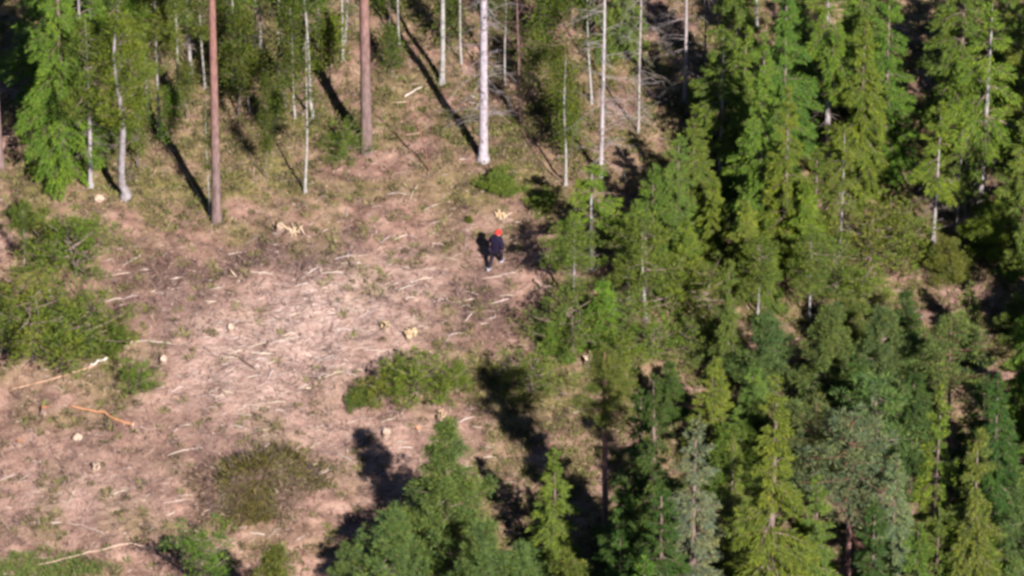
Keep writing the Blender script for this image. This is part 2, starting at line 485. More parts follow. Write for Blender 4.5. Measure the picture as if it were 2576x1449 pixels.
def spruce_crown(H, Rm, cb, rng, droop=.35, per=6, dens=1.0, gap=.3, shaggy=.5):
    """tiers of boughs, each with sprays of sprigs on both sides and hanging branchlets"""
    q = Q(); tw = Q()
    z = H * cb
    P, D, Sd, L, W = [], [], [], [], []
    while z < H * .985:
        t = (z - H * cb) / (H * (1 - cb))
        reach = Rm * (1 - t) ** .85 * (.55 + .45 * min(1, t * 5 + .35)) + .10
        for b in range(max(3, int(per * (.55 + .45 * (1 - t))))):
            if rng.random() < .13: continue
            a = rng.uniform(0, 2 * math.pi); ln = reach * rng.uniform(.5, 1.28); z0 = z + rng.uniform(-.12, .12)
            k = max(14, int(ln * 125 * dens))
            s = rng.beta(1.9, 1.2, k) if ln > .3 else rng.random(k)
            up = .55 * (t > .75) + (.12 if t > .4 else -.02)
            out = np.stack([np.cos(a) * s, np.sin(a) * s, up * s - droop * s * s + .22 * droop * np.clip(s - .7, 0, 1) * 3 * s], -1) * ln
            side = np.array([-math.sin(a), math.cos(a), 0])
            sg = rng.choice([-1, 1], k); spread = ln * .28 * (1 - s * .75) * rng.random(k)
            p = np.array([0, 0, z0]) + out + side * (sg * spread)[:, None] + rng.normal(0, .025, (k, 3))
            d = unit(np.stack([np.cos(a) * np.ones(k), np.sin(a) * np.ones(k), np.zeros(k)], -1) * .8 + side * (sg * rng.uniform(.2, 1.0, k))[:, None]
                     + np.array([0, 0, 1.0]) * (rng.normal(-.18, .25, k) - shaggy * (rng.random(k) < .35) + .5 * (t > .85))[:, None])
            sd = unit(np.cross(d, np.stack([rng.normal(0, .4, k), rng.normal(0, .4, k), np.ones(k)], -1)))
            if rng.random() < .035:                     # a bough that has lost its needles
                tw.tube(np.stack([np.cos(a) * np.linspace(0, 1, 4), np.sin(a) * np.linspace(0, 1, 4), -droop * np.linspace(0, 1, 4) ** 2], -1) * ln + [0, 0, z0], [.018, .014, .010, .005], 3)
                continue
            P.append(p); D.append(d); Sd.append(sd); L.append(rng.uniform(.13, .30, k) * (.6 + .4 * (1 - t))); W.append(rng.uniform(.020, .046, k))
            if ln > .5:
                ss = np.linspace(0, .85, 4)
                tw.tube(np.stack([np.cos(a) * ss, np.sin(a) * ss, up * ss - droop * ss * ss], -1) * ln + [0, 0, z0], .018 * ln * (1.1 - ss), 3)
        z += gap * (1.15 - .55 * t) * rng.uniform(.8, 1.2)
    k = 26
    z = rng.uniform(H * .93, H * 1.0, k); a = rng.uniform(0, 6.28, k)
    P.append(np.stack([0 * z, 0 * z, z], -1)); D.append(unit(np.stack([np.cos(a), np.sin(a), 1.4 + 0 * z], -1)))
    Sd.append(unit(np.cross(D[-1], rng.normal(0, 1, (k, 3))))); L.append(np.full(k, .2)); W.append(np.full(k, .06))
    q.blades(*(np.concatenate(x) for x in (P, D, Sd, L, W)))
    return q.mesh('crown', M_NEEDLE), tw.mesh('branches', M_SPRUCE)

def clumps(q, cs, rs, per, rng, ln=(.09, .22), w=(.016, .034), flatten=.75):
    cs = np.asarray(cs); rs = np.broadcast_to(rs, (len(cs),))
    d = unit(rng.normal(0, 1, (len(cs), per, 3)) + np.array([0, 0, .35]))
    rr = rng.random((len(cs), per, 1)) ** .5
    p = cs[:, None] + d * rr * rs[:, None, None] * np.array([1, 1, flatten])
    d2 = unit(d + rng.normal(0, .45, d.shape) + np.array([0, 0, .25])).reshape(-1, 3)
    k = len(d2)
    sd = unit(np.cross(d2, rng.normal(0, 1, (k, 3))))
    q.blades(p.reshape(-1, 3), d2, sd, rng.uniform(*ln, k), rng.uniform(*w, k))

def pine_crown(H, Rm, cb, rng, rise=.45, gap=.42, per=5, cl=.26, top=1.0, shape=.75, per_cl=170):
    """whorls of rising boughs carrying tufted clumps"""
    q = Q(); tw = Q()
    z = H * cb; cs, rs = [], []
    while z < H * .96:
        t = (z - H * cb) / (H * (1 - cb))
        reach = Rm * ((1 - t) ** shape) * (.6 + .4 * min(1, t * 4 + .3)) * (1 if top == 1 else (1 - t ** 4) / ((1 - t) ** shape + .2)) + .12
        for b in range(per):
            if rng.random() < .16: continue
            a = rng.uniform(0, 6.28); ln = reach * rng.uniform(.5, 1.2)
            ss = np.linspace(0, 1, 5)
            pts = np.stack([np.cos(a) * ss * ln, np.sin(a) * ss * ln, z + rise * ln * ss ** 1.6 - .06 * ln * ss + rng.uniform(-.1, .1)], -1)
            tw.tube(pts, .02 * (.5 + ln) * (1.1 - ss), 4)
            n = max(1, int(round(ln * 3.0)))
            for s in np.linspace(.35, 1.0, n) if n > 1 else [1.0]:
                c = np.array([np.interp(s, ss, pts[:, i]) for i in range(3)])
                side = np.array([-math.sin(a), math.cos(a), .2]) * rng.normal(0, .22) * ln
                cs.append(c + side + rng.normal(0, .04, 3)); rs.append(cl * rng.uniform(.65, 1.2) * (.75 + .25 * (1 - t)))
        z += gap * (1.1 - .4 * t) * rng.uniform(.8, 1.15)
    cs.append(np.array([0, 0, H * .97])); rs.append(.14)
    cs.append(np.array([0, 0, H * .92])); rs.append(.18)
    clumps(q, cs, np.array(rs), per_cl, rng)
    return q.mesh('crown', M_NEEDLE), tw.mesh('branches', M_SPRUCE)

def dead_twig_mesh(H, z0, z1, n, ln, rng, m, droop=.35, sub=5):
    """bare side branches with fishbone twigs"""
    q = Q()
    for i in range(n):
        z = rng.uniform(z0, z1); a = rng.uniform(0, 6.28); L = ln * rng.uniform(.35, 1.1) * (1.15 - .5 * z / H)
        ss = np.linspace(0, 1, 5); sag = droop * rng.uniform(.3, 1.2)
        pts = np.stack([np.cos(a) * ss * L, np.sin(a) * ss * L, z + (.12 * ss - sag * ss ** 2 + .2 * sag * ss ** 5) * L], -1)
        q.tube(pts, .012 * (1.1 - ss), 4)
        for k in range(sub):
            s = rng.uniform(.3, .95); p = np.array([np.interp(s, ss, pts[:, j]) for j in range(3)])
            d = unit(np.array([math.cos(a), math.sin(a), -.35]) + np.array([-math.sin(a), math.cos(a), 0]) * rng.choice([-1, 1]) * rng.uniform(.5, 1.3))
            q.tube(np.stack([p, p + d * L * .18, p + d * L * .34 + [0, 0, -.05 * L]]), [.006, .0045, .002], 3)
    return q.mesh('dead_branches', m)

def birch_crown(H, cb, spread, nleaf, rng):
    """fine rising twigs with thin small leaves"""
    tw = Q(); q = Q(); tips = []
    for i in range(34):
        z = rng.uniform(H * cb, H * .95); a = rng.uniform(0, 6.28); L = spread * rng.uniform(.4, 1.1) * (1.25 - z / H)
        ss = np.linspace(0, 1, 5)
        pts = np.stack([np.cos(a) * ss * L, np.sin(a) * ss * L, z + .9 * L * ss ** .8 - .35 * L * ss ** 3], -1)
        tw.tube(pts, .013 * (1.15 - ss), 4)
        for s in rng.uniform(.3, 1, 5):
            tips.append([np.interp(s, ss, pts[:, j]) for j in range(3)])
    tips = np.array(tips)
    c = tips[rng.integers(0, len(tips), nleaf)] + rng.normal(0, .16, (nleaf, 3))
    d = unit(rng.normal(0, 1, (nleaf, 3)) + [0, 0, -.2]); sd = unit(np.cross(d, rng.normal(0, 1, (nleaf, 3))))
    q.blades(c, d, sd, rng.uniform(.06, .12, nleaf), rng.uniform(.035, .065, nleaf))
    return q.mesh('crown', M_LEAF), tw.mesh('branches', M_TWIG)

def bush_crown(H, Rm, rng, n=46, cl=.15):
    q = Q(); tw = Q(); cs = []; rs = []
    for i in range(n):
        a = rng.uniform(0, 6.28); out = rng.random() ** .6; L = rng.uniform(.55, 1.25)
        end = np.array([math.cos(a) * out * Rm * L, math.sin(a) * out * Rm * L, H * (1.08 - .75 * out ** 1.5) * rng.uniform(.55, 1.2)])
        st = np.array([math.cos(a), math.sin(a), 0]) * out * .25 * Rm
        ss = np.linspace(0, 1, 5)[:, None]
        pts = st + (end - st) * ss + np.array([0, 0, .18 * H]) * np.sin(ss * math.pi) + rng.normal(0, .025, (5, 3)) * (ss > 0)
        tw.tube(pts, .014 * (1.1 - ss[:, 0]), 4)
        for t in rng.uniform(.3, 1.05, 6):
            c = np.array([np.interp(min(t, 1), ss[:, 0], pts[:, k]) for k in range(3)]) + rng.normal(0, .07, 3)
            cs.append(c); rs.append(cl * rng.uniform(.5, 1.25))
    clumps(q, cs, np.array(rs), 34, rng, (.07, .19), (.018, .04))
    return q.mesh('crown', M_NEEDLE), tw.mesh('branches', M_TWIG)

KIND = {}
def variant(kind, H, parts): KIND.setdefault(kind, []).append((H, parts))
def g(seed): return np.random.default_rng(seed)
for i in range(4):                                # spruce clothed nearly to the ground
    r = g(100 + i); H = (6, 8, 10, 12)[i]
    c, b = spruce_crown(H, (1.25, 1.5, 1.65, 1.9)[i], .05, r, (.34, .42, .38, .5)[i], 7, (1.5, 1.5, 1.75, 1.75)[i], (.28, .30, .36, .38)[i], (.4, .9, .6, .8)[i])
    variant('spruce', H, [('trunk', trunk_mesh(H, .016 * H, M_SPRUCE, r)), ('branches', b), ('crown', c)])
for i in range(4):                                # spruce with a bare lower stem and dry twigs on it
    r = g(120 + i); H = (6.5, 7.5, 10, 12)[i]; cb = (.42, .44, .42, .38)[i]
    c, b = spruce_crown(H, (1.15, 1.2, 1.45, 1.6)[i], cb, r, (.4, .32, .42, .36)[i], 5, 1.35, .36, .55)
    variant('bare_stem_spruce', H, [('trunk', trunk_mesh(H, .0115 * H, M_GREY, r, .08)), ('branches', b), ('crown', c),
                                    ('dead_branches', dead_twig_mesh(H, .08 * H, (cb + .12) * H, 26, 1.25, r, M_TWIG))])
for i in range(4):                                # young pine, tufted, clothed to the ground
    r = g(140 + i); H = (4, 5, 6.5, 8)[i]
    c, b = pine_crown(H, (1.15, 1.25, 1.5, 2.05)[i], .08, r, .42, (.40, .40, .42, .44)[i], 6, (.27, .27, .27, .29)[i], 1.0, (.75, .8, .85, 1.25)[i])
    variant('young_pine', H, [('trunk', trunk_mesh(H, .014 * H, M_PINE, r)), ('branches', b), ('crown', c)])
for i in range(3):                                # pine with the crown on the upper part
    r = g(160 + i); H = (6, 8, 9.5)[i]
    c, b = pine_crown(H, (1.15, 1.3, 1.5)[i], (.42, .48, .5)[i], r, .3, .46, 5, .25, .9, .75, 85)
    variant('bare_stem_pine', H, [('trunk', trunk_mesh(H, .0105 * H, M_GREY, r, .12)), ('branches', b), ('crown', c), ('dead_branches', dead_twig_mesh(H, .2 * H, .5 * H, 12, .9, r, M_TWIG))])
r = g(166); c, b = pine_crown(9.5, 1.2, .45, r, .3, .46, 5, .25, .9, .75, 85)
variant('bare_stem_pine', 9.5, [('trunk', trunk_mesh(9.5, .135, M_GREY, r, .2, .09, .2, 10, 1.6)), ('branches', b), ('crown', c), ('dead_branches', dead_twig_mesh(9.5, 1.5, 4.5, 14, 1.0, r, M_TWIG))])
for i in range(2):                                # tall pine with a long clean stem
    r = g(170 + i); H = (19, 17)[i]
    c, b = pine_crown(H, 1.9, .68, r, .3, .55, 5, .36, .9)
    variant('tall_pine', H, [('trunk', trunk_mesh(H, .185, M_PINE, r, .1, 0, .45, 12, 1.25)), ('branches', b), ('crown', c)])
for i in range(1):                                # tall pale stem with dry twigs
    r = g(180); H = 18
    c, b = spruce_crown(H, 1.7, .66, r, .4, 6, 1.2, .4)
    variant('pale_stem', H, [('trunk', trunk_mesh(H, .178, M_GREY, r, .05, 0, .4, 12, 1.5)), ('branches', b), ('crown', c), ('dead_branches', dead_twig_mesh(H, 1.8, 11, 60, 1.7, r, M_LICHEN, .75, 5))])
for i in range(3):                                # birches
    r = g(190 + i); H = (7, 10, 13)[i]
    c, b = birch_crown(H, (.35, .45, .5)[i], (.9, 1.2, 1.6)[i], (1700, 2200, 2600)[i], r)
    variant('birch', H, [('trunk', trunk_mesh(H, (.05, .07, .11)[i], M_BIRCH, r, .12, .02)), ('branches', b), ('crown', c)])
for i in range(3):                                # thin leafy saplings
    r = g(200 + i); H = (3.5, 5, 6)[i]
    c, b = birch_crown(H, .22, (.7, .85, 1.0)[i], (2400, 3200, 4200)[i], r)
    variant('sapling', H, [('trunk', trunk_mesh(H, (.025, .032, .04)[i], M_TWIG, r, .15, .03)), ('branches', b), ('crown', c)])
for i in range(2):                                # dead standing spruces
    r = g(210 + i); H = (10, 12)[i]
    variant('dead_spruce', H, [('trunk', trunk_mesh(H, (.065, .085)[i], M_GREY, r, .06, .01, .3)), ('dead_branches', dead_twig_mesh(H, .8, H * .95, 58, 1.9, r, M_LICHEN, .25, 6))])
for i in range(3):                                # wispy scrub pines of the clearing
    r = g(240 + i); H = (2.0, 2.6, 3.2)[i]
    c, b = pine_crown(H, (1.1, 1.25, 1.4)[i], .12, r, .55, .34, 5, .19, 1.0, .55, 48)
    variant('scrub_pine', H, [('trunk', trunk_mesh(H, .012 * H, M_TWIG, r, .2, .03)), ('branches', b), ('crown', c)])
for i in range(3):                                # low bushes, ragged
    r = g(220 + i); H = (1.2, 1.8, 2.2)[i]
    c, b = bush_crown(H, (.9, 1.0, 1.25)[i], r, (30, 44, 54)[i])
    variant('shrub', H, [('branches', b), ('crown', c)])

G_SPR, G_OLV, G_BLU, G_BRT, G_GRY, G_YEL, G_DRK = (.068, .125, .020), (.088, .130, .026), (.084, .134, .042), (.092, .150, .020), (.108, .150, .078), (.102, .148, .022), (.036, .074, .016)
CAT = {'spruce': 'spruce tree', 'bare_stem_spruce': 'spruce tree', 'young_pine': 'pine tree', 'bare_stem_pine': 'pine tree', 'tall_pine': 'pine tree', 'pale_stem': 'spruce tree',
       'scrub_pine': 'pine tree', 'birch': 'birch tree', 'sapling': 'sapling', 'dead_spruce': 'dead tree', 'shrub': 'shrub'}
NAME = {'spruce': 'spruce_tree', 'bare_stem_spruce': 'spruce_tree', 'young_pine': 'pine_tree', 'bare_stem_pine': 'pine_tree', 'tall_pine': 'pine_tree', 'pale_stem': 'spruce_tree',
        'scrub_pine': 'pine_tree', 'birch': 'birch_tree', 'sapling': 'sapling', 'dead_spruce': 'dead_tree', 'shrub': 'shrub'}
GROUP = {'spruce': 'spruces of the wood', 'bare_stem_spruce': 'spruces with bare lower stems', 'young_pine': 'young pines', 'bare_stem_pine': 'slender pines', 'tall_pine': 'tall pines at the back of the clearing', 'pale_stem': None,
         'scrub_pine': 'wispy scrub pines in the clearing', 'birch': 'birches', 'sapling': 'leafy saplings', 'dead_spruce': 'dead standing trees', 'shrub': 'low bushes'}
TREES = 0
def plant(kind, u, v, H, tint, label, w=1.0, pick=None, lean=0.0, bark=None):
    global TREES
    vs = KIND[kind]
    if pick is None: pick = min(range(min(3, len(vs)) if kind == 'bare_stem_pine' else len(vs)), key=lambda i: abs(vs[i][0] - H) + .25 * ((TREES + i) % 3))
    h0, parts = vs[pick]
    p = at(u, v)
    rr = random.Random(TREES * 7 + 3)
    t = thing(NAME[kind], label, CAT[kind], (p.x, p.y, p.z - .04), rr.uniform(0, 6.28), GROUP[kind])
    k = H / h0
    t.scale = (k * w, k * w, k)
    t.rotation_euler[0] = rr.uniform(-.012, .012); t.rotation_euler[1] = rr.uniform(-.012, .012) + lean
    j = [rr.uniform(.9, 1.12) for _ in range(3)]
    for nm, me in parts:
        o = link(nm, me, t)
        if nm in ('branches', 'dead_branches'): o['kind'] = 'stuff'
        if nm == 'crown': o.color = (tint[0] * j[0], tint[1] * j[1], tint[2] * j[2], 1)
        elif bark: o.color = (*bark, 1)
    TREES += 1
    return t

SC = 'scrub_pine'
SP, BS, YP, BP, TP, PS, BI, SA, DS, SH = ('spruce', 'bare_stem_spruce', 'young_pine', 'bare_stem_pine', 'tall_pine', 'pale_stem', 'birch', 'sapling', 'dead_spruce', 'shrub')
TREE_ROWS = [
 # --- back of the clearing, left to right
 (TP, -2, 420, 17, G_SPR, 'reddish pine stem cut by the left edge of the photo'),
 (SP, 160, 430, 12, G_BRT, 'big bright green spruce beside the black shadow at the upper left', .9, 3),
 (SP, 120, 250, 9, G_SPR, 'green spruce at the top left, behind the big bright spruce'),
 (BP, 228, 470, 8.5, G_SPR, 'slender pale stem left of the crooked grey trunk', 1.1),
 (BP, 316, 496, 9.5, G_BRT, 'crooked thick grey trunk with flared foot at the upper left', 1.15, 3, 0, (.8, .78, .8)),
 (BP, 300, 330, 8.5, G_BRT, 'light green pine behind the crooked grey trunk'),
 (BP, 402, 340, 8.0, G_OLV, 'light olive pine between crooked grey trunk and tallest left pine'),
 (BI, 451, 266, 9, G_BRT, 'thin pale green stem ending on a white foot, upper left', 1.0, 1),
 (SA, 432, 385, 3.4, G_BRT, 'bushy green sapling left of the brown pine stem'),
 (SA, 470, 300, 3.0, G_OLV, 'olive sapling just left of the brown pine stem'),
 (TP, 545, 557, 19, G_SPR, 'tall brown pine stem standing left of the middle', 1.0, 0),
 (BI, 528, 548, 6.5, G_OLV, 'hair-thin pale stem close left of the brown pine', .6, 0),
 (BI, 515, 222, 7, G_OLV, 'thin pale stem behind the brown pine, on its left', .9, 0),
 (SA, 601, 292, 6, G_BRT, 'leafy sapling just right of the brown pine', 1.0),
 (SA, 628, 290, 5.5, G_OLV, 'olive sapling second to the right of the brown pine', .9),
 (SA, 672, 452, 5.5, G_OLV, 'thin pale sapling between brown pine and white pole', .5),
 (BP, 655, 120, 6, G_BRT, 'green pine at the top edge right of the brown pine'),
 (BI, 640, 150, 8, G_OLV, 'reddish thin stem at the top edge right of the brown pine', .8, 0),
 (SA, 718, 275, 5.5, G_OLV, 'yellowish sapling behind the white pole, on its left', 1.1),
 (BI, 768, 484, 8.2, G_OLV, 'straight white pole of a birch in front of another', 1.0, 0),
 (BI, 786, 300, 10, G_BRT, 'white birch stem just behind the front white pole', 1.0, 1),
 (BP, 800, 120, 5, G_BRT, 'bright green pine top behind the two white poles', 1.1),
 (BP, 868, 110, 5.5, G_OLV, 'olive pine at the top edge left of the red pine stem', 1.0),
 (TP, 923, 378, 19, G_SPR, 'tall orange-red pine stem in the middle of the back row', 1.08, 1),
 (BI, 1112, 212, 13, G_OLV, 'mottled white birch stem between red pine and thick pale stem', 1.0, 2),
 (PS, 1216, 404, 18, G_OLV, 'thick pale stem with a fan of dry twigs, nearest the person', 1.0, 0, 0, (1.22, 1.18, 1.28)),
 (DS, 1308, 312, 10, G_OLV, 'dull reddish dead stem right of the thick pale stem', .8, 0, 0, (.62, .42, .38)),
 (BI, 1423, 466, 7, G_BRT, 'thin birch with fresh green leaves in front of the white stems', 1.1, 0),
 (SA, 1405, 330, 4.4, G_BRT, 'bright leafy sapling behind the thin green birch', 1.2),
 (SA, 1340, 250, 3.8, G_OLV, 'yellow-green sapling right of the dull reddish dead stem', 1.1),
 (BI, 1488, 262, 8, G_OLV, 'thin pale stem just left of the tall white dead one', .9, 0),
 (DS, 1512, 446, 13, G_OLV, 'tall white dead spruce with bare branches beside the dark hollow', .95, 1, 0, (1.25, 1.22, 1.25)),
 (DS, 1606, 332, 10, G_OLV, 'thin white dead spruce inside the dark hollow', .75, 0, 0, (1.2, 1.15, 1.1)),
 (DS, 1722, 260, 11, G_OLV, 'mottled white dead stem at right side of the dark hollow', .95, 1, 0, (1.15, 1.1, 1.1)),
 (DS, 1775, 210, 9, G_OLV, 'brown dead stem at the top, deepest in the dark hollow', .9, 0, 0, (.6, .5, .45)),
 (BI, 1904, 70, 9, G_OLV, 'short bit of white stem at the top edge above the spruces', 1.0, 1),
 (SA, 1250, 70, 3.5, G_OLV, 'olive sapling at the top edge, behind the thick pale stem', 1.2),
 (SA, 1440, 60, 4, G_BRT, 'green sapling at the top edge left of the white dead spruce', 1.2),
 (SA, 980, 70, 4, G_OLV, 'olive sapling at the top edge right of the red pine', 1.0),
 # --- right-hand wood, upper part
 (BS, 1812, 442, 7.6, G_SPR, 'spruce on a thin cream stem, right of the dark hollow', 1.0, 1),
 (SP, 1905, 600, 10.6, G_BRT, 'dense bright spruce right of the cream-stemmed one', .85, 3),
 (SP, 1990, 330, 8, G_SPR, 'mid green spruce between the two pale-stemmed spruces at the top'),
 (BS, 2083, 412, 12, G_BRT, 'tall spruce with a long white stem showing, upper right', .95, 3),
 (SP, 2160, 260, 8.5, G_SPR, 'spruce at the top edge behind the long white stem'),
 (SP, 2220, 440, 10.2, G_SPR, 'broad green spruce left of the black gap, upper right', .85, 2),
 (BS, 2460, 566, 11.4, G_BRT, 'tall spruce with a pink-white stem near the right edge', 1.0, 2),
 (BS, 2347, 612, 7.3, G_BRT, 'pointed spruce in the black gap left of the pink-white stem', .95, 1),
 (BS, 2111, 640, 6.6, G_OLV, 'faded spruce on a thin cream stem in front of the long white stem', .9, 0),
 (BS, 2405, 588, 6, G_OLV, 'thin-stemmed spruce left of the pink-white stem, foremost of two', .7, 0),
 (BS, 2427, 575, 5.6, G_OLV, 'thin-stemmed spruce touching the pink-white stem', .7, 0),
 (SP, 2550, 380, 10, G_OLV, 'olive spruce cut by the right edge near the top', 1.0),
 (SP, 2570, 640, 7, G_OLV, 'olive spruce cut by the right edge at half height', 1.1),
 (SP, 1700, 610, 5.6, G_OLV, 'broad drooping olive spruce at the foot of the dark hollow', 1.15, 1),
 (SP, 1895, 610, 4.6, G_OLV, 'olive spruce in front of the cream-stemmed one', 1.1, 0),
 (SP, 1790, 640, 3.8, G_BRT, 'small bright spruce in deep shade in front of the cream stem', 1.0),
 (SP, 1970, 660, 9.0, G_BRT, 'bright green spruce left of the faded spruce', .8, 2),
 (SP, 1870, 720, 4.6, G_YEL, 'yellow-green small spruce amid the right-hand wood', 1.1),
 (BS, 1490, 676, 5.3, G_BRT, 'small spruce on a thin pale stem at the edge right of the person', 1.55, 0),
 (SP, 1600, 690, 3.8, G_SPR, 'small green spruce behind the pines at the wood edge', 1.2),
 (BP, 1625, 806, 5.3, G_OLV, 'pine with a short white stem in a shaded pocket, wood edge', 1.3, 0),
 (BP, 1583, 780, 4.4, G_OLV, 'pine with a thin stem just left of the short white stem', 1.1, 0),
 (SC, 1440, 885, 2.8, G_OLV, 'broad young pine at the wood edge right of the stumps', 1.4),
 (SP, 1512, 860, 3.3, G_BRT, 'feathery bright spruce at the wood edge behind the broad young pine', 1.4, 0),
 (SP, 1400, 880, 2.0, G_SPR, 'lowest small spruce reaching out into the clearing', 1.9, 0),
 (SC, 1550, 850, 2.2, G_OLV, 'olive young pine in front of the short white stem', 1.3),
 (SC, 1690, 790, 2.8, G_BRT, 'green young pine right of the short white stem', 1.2),
 (SP, 1832, 960, 6.2, G_OLV, 'dark olive columnar spruce in the middle of the right-hand wood', .75, 1),
 (BP, 1906, 806, 4.4, G_OLV, 'faded pine on a thin stem left of the pale young pines', 1.1),
 (BP, 2036, 808, 4.6, G_OLV, 'faded pine on a thin stem behind the blue-green pines', 1.1),
 (SC, 2190, 660, 2.4, G_OLV, 'olive young pine below the black gap', 1.3),
 (SC, 2280, 650, 2.2, G_YEL, 'yellow-green young pine left of the bare patch', 1.3),
 (SC, 2170, 790, 2.2, G_YEL, 'yellowish young pine left of the dark hollow on the right', 1.2),
 (YP, 2480, 650, 3.0, G_BRT, 'light green young pine below the pink-white stem', 1.2),
 (SC, 1560, 960, 2.0, G_YEL, 'yellow-green young pine beside the stump at the wood edge', .9),
 (SC, 1335, 990, 2.0, G_OLV, 'olive young pine above the long tree shadow', 1.2),
 # --- right-hand wood, lower part
 (YP, 1930, 1010, 4.6, G_BLU, 'grey-green young pine, left of three below the bare patch', 1.0, 1),
 (YP, 2078, 1060, 6.0, G_BLU, 'grey-green young pine, middle of three below the bare patch', .95, 2),
 (YP, 2212, 1060, 5.8, G_BLU, 'grey-green young pine, right of three below the bare patch', 1.0, 2),
 (BP, 2388, 1140, 7.2, G_BLU, 'spiky blue-green pine with a pinkish stem, right side', 1.25, 1, 0, (.75, .52, .47)),
 (SP, 1790, 1140, 5.0, G_YEL, 'mustard spruce above the big pale spruce tops', .95, 0),
 (SP, 1890, 1130, 4.4, G_OLV, 'olive spruce top behind the tallest front spruce', 1.1, 0),
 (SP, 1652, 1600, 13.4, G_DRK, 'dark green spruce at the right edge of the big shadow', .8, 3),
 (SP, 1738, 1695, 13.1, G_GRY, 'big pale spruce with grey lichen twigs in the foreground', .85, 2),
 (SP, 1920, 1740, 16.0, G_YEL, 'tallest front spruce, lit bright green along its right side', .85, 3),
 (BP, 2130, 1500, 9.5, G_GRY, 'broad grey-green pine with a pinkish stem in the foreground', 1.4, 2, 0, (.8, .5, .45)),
 (SP, 2335, 1540, 11.6, G_YEL, 'narrow yellow-green spruce left of the pinkish pine stem', .6, 1),
 (SP, 2440, 1620, 11.0, G_OLV, 'olive spruce with a pointed top near the lower right corner', .8, 1),
 (YP, 2425, 1600, 6.6, G_BRT, 'bright green rounded pine at the lower right', 1.15, 2),
 (YP, 2560, 1570, 8.2, G_BLU, 'grey-green pine cut by the lower right edge', 1.0, 3),
 (SP, 2560, 1100, 6.4, G_BRT, 'vivid green spruce in black shade at the right edge', .8, 0),
 (YP, 2010, 1560, 5.2, G_BRT, 'green pine top at the bottom edge right of the tallest spruce', 1.1, 2),
 (YP, 1132, 1440, 8.0, G_BLU, 'tall blue-green young pine standing at the bottom of the clearing', 1.1, 3),
 (SP, 1398, 1440, 6.4, G_YEL, 'olive spruce with a clean pointed top, bottom middle', .85, 0),
 (YP, 1220, 1590, 5.6, G_BLU, 'blue-green pine at the bottom edge right of the tall one', 1.1, 2),
 (YP, 1310, 1560, 3.6, G_BLU, 'small pine at the bottom edge below the pointed spruce', 1.3, 0),
 (YP, 1430, 1590, 3.8, G_OLV, 'olive pine top at the bottom edge in the middle', 1.2, 0),
 (YP, 985, 1500, 4.0, G_BLU, 'broad low pine left of the tall blue-green young pine', 1.6, 1),
 (YP, 880, 1480, 2.2, G_BLU, 'small pine leftmost of the bottom middle clump', 1.3, 0),
 (SC, 508, 1530, 3.8, G_SPR, 'small fresh pine at the bottom edge beside its black shadow', 1.1),
 (TP, 1525, 1395, 10.4, G_OLV, 'olive pine with only its crown in the sun above the big shadow', 1.1, 1),
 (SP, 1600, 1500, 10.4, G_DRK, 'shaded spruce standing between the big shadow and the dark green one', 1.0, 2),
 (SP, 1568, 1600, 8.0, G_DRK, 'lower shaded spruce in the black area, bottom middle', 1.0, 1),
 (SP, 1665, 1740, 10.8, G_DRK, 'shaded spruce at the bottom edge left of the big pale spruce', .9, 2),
 # --- bushes in the clearing
 (SC, 192, 692, 2.9, G_BRT, 'upright bright green young pine at the left, above the other bushes', 1.25),
 (SC, 132, 684, 1.8, G_OLV, 'olive young pine beside the small birch at the left edge', 1.4),
 (BI, 62, 690, 3.5, G_OLV, 'small leaning birch stem at the left edge by the young pines', .8, 0),
 (SC, 82, 905, 3.5, G_BRT, 'largest bushy pine at the left edge', 1.45),
 (SC, 228, 876, 2.7, G_BRT, 'bushy green pine joined to the right of the largest one', 1.35),
 (SC, 350, 980, 1.3, G_BRT, 'small green bush right of the long pale log', 1.1),
 (SC, 872, 392, 1.5, G_OLV, 'low green bush at the foot of the red pine', 1.3),
 (SC, 1050, 1000, 2.0, G_YEL, 'tallest of the low olive pines in the lower middle of the clearing', 1.2),
 (SC, 960, 1005, 1.2, G_YEL, 'low olive pine left of the tallest low one', 1.4),
 (SC, 1122, 1003, 1.5, G_BRT, 'low greener pine right of the tallest low one', 1.15),
 (SC, 1005, 980, 1.5, G_OLV, 'low olive pine just behind the tallest low one', 1.15),
 (SH, 905, 1015, .6, G_OLV, 'flat olive bush at the left end of the low olive pines', 1.5, 0),
 (SH, 1150, 960, .5, G_OLV, 'small flat bush right end of the low olive pines', 1.4, 0),
 (SC, 20, 880, 2.2, G_SPR, 'green young pine half cut by the left edge', 1.4),
 (SC, 158, 890, 2.4, G_OLV, 'olive young pine between the largest bushy pine and its neighbour', 1.4),
 (SH, 285, 870, .9, G_OLV, 'low olive bush at the right end of the left bush group', 1.4, 0),
 (SH, 1260, 480, .7, G_OLV, 'flat olive bush below the thick pale stem', 1.7, 0),
 (SH, 1365, 520, .6, G_OLV, 'flat olive bush above the shadow by the person', 1.6, 0),
 (SH, 60, 560, .8, G_OLV, 'flat olive bush at the left edge above the birch', 1.7, 1),
 (SH, 1180, 560, .35, G_BRT, 'tiny green tuft left of the person', .6, 0),
 (BS, 215, 385, 10.5, G_BRT, 'second bright green spruce, right of the big one at the upper left', .95, 2),
 (BP, 370, 300, 8.0, G_BRT, 'light pine deep in the upper left, behind the olive one', 1.2),
 (SA, 345, 420, 4.2, G_BRT, 'bright leafy sapling against the crooked grey trunk', 1.2),
 (BP, 480, 190, 6.5, G_OLV, 'olive pine at the top edge left of the brown pine stem', 1.2),
 (SA, 270, 440, 3.6, G_BRT, 'leafy sapling between slender pale stem and crooked grey trunk', 1.2),
 (SA, 560, 180, 4.2, G_OLV, 'olive sapling behind the brown pine stem, on its right', 1.2),
 (SA, 690, 350, 2.6, G_OLV, 'low yellowish sapling behind the thin pale sapling', 1.3),
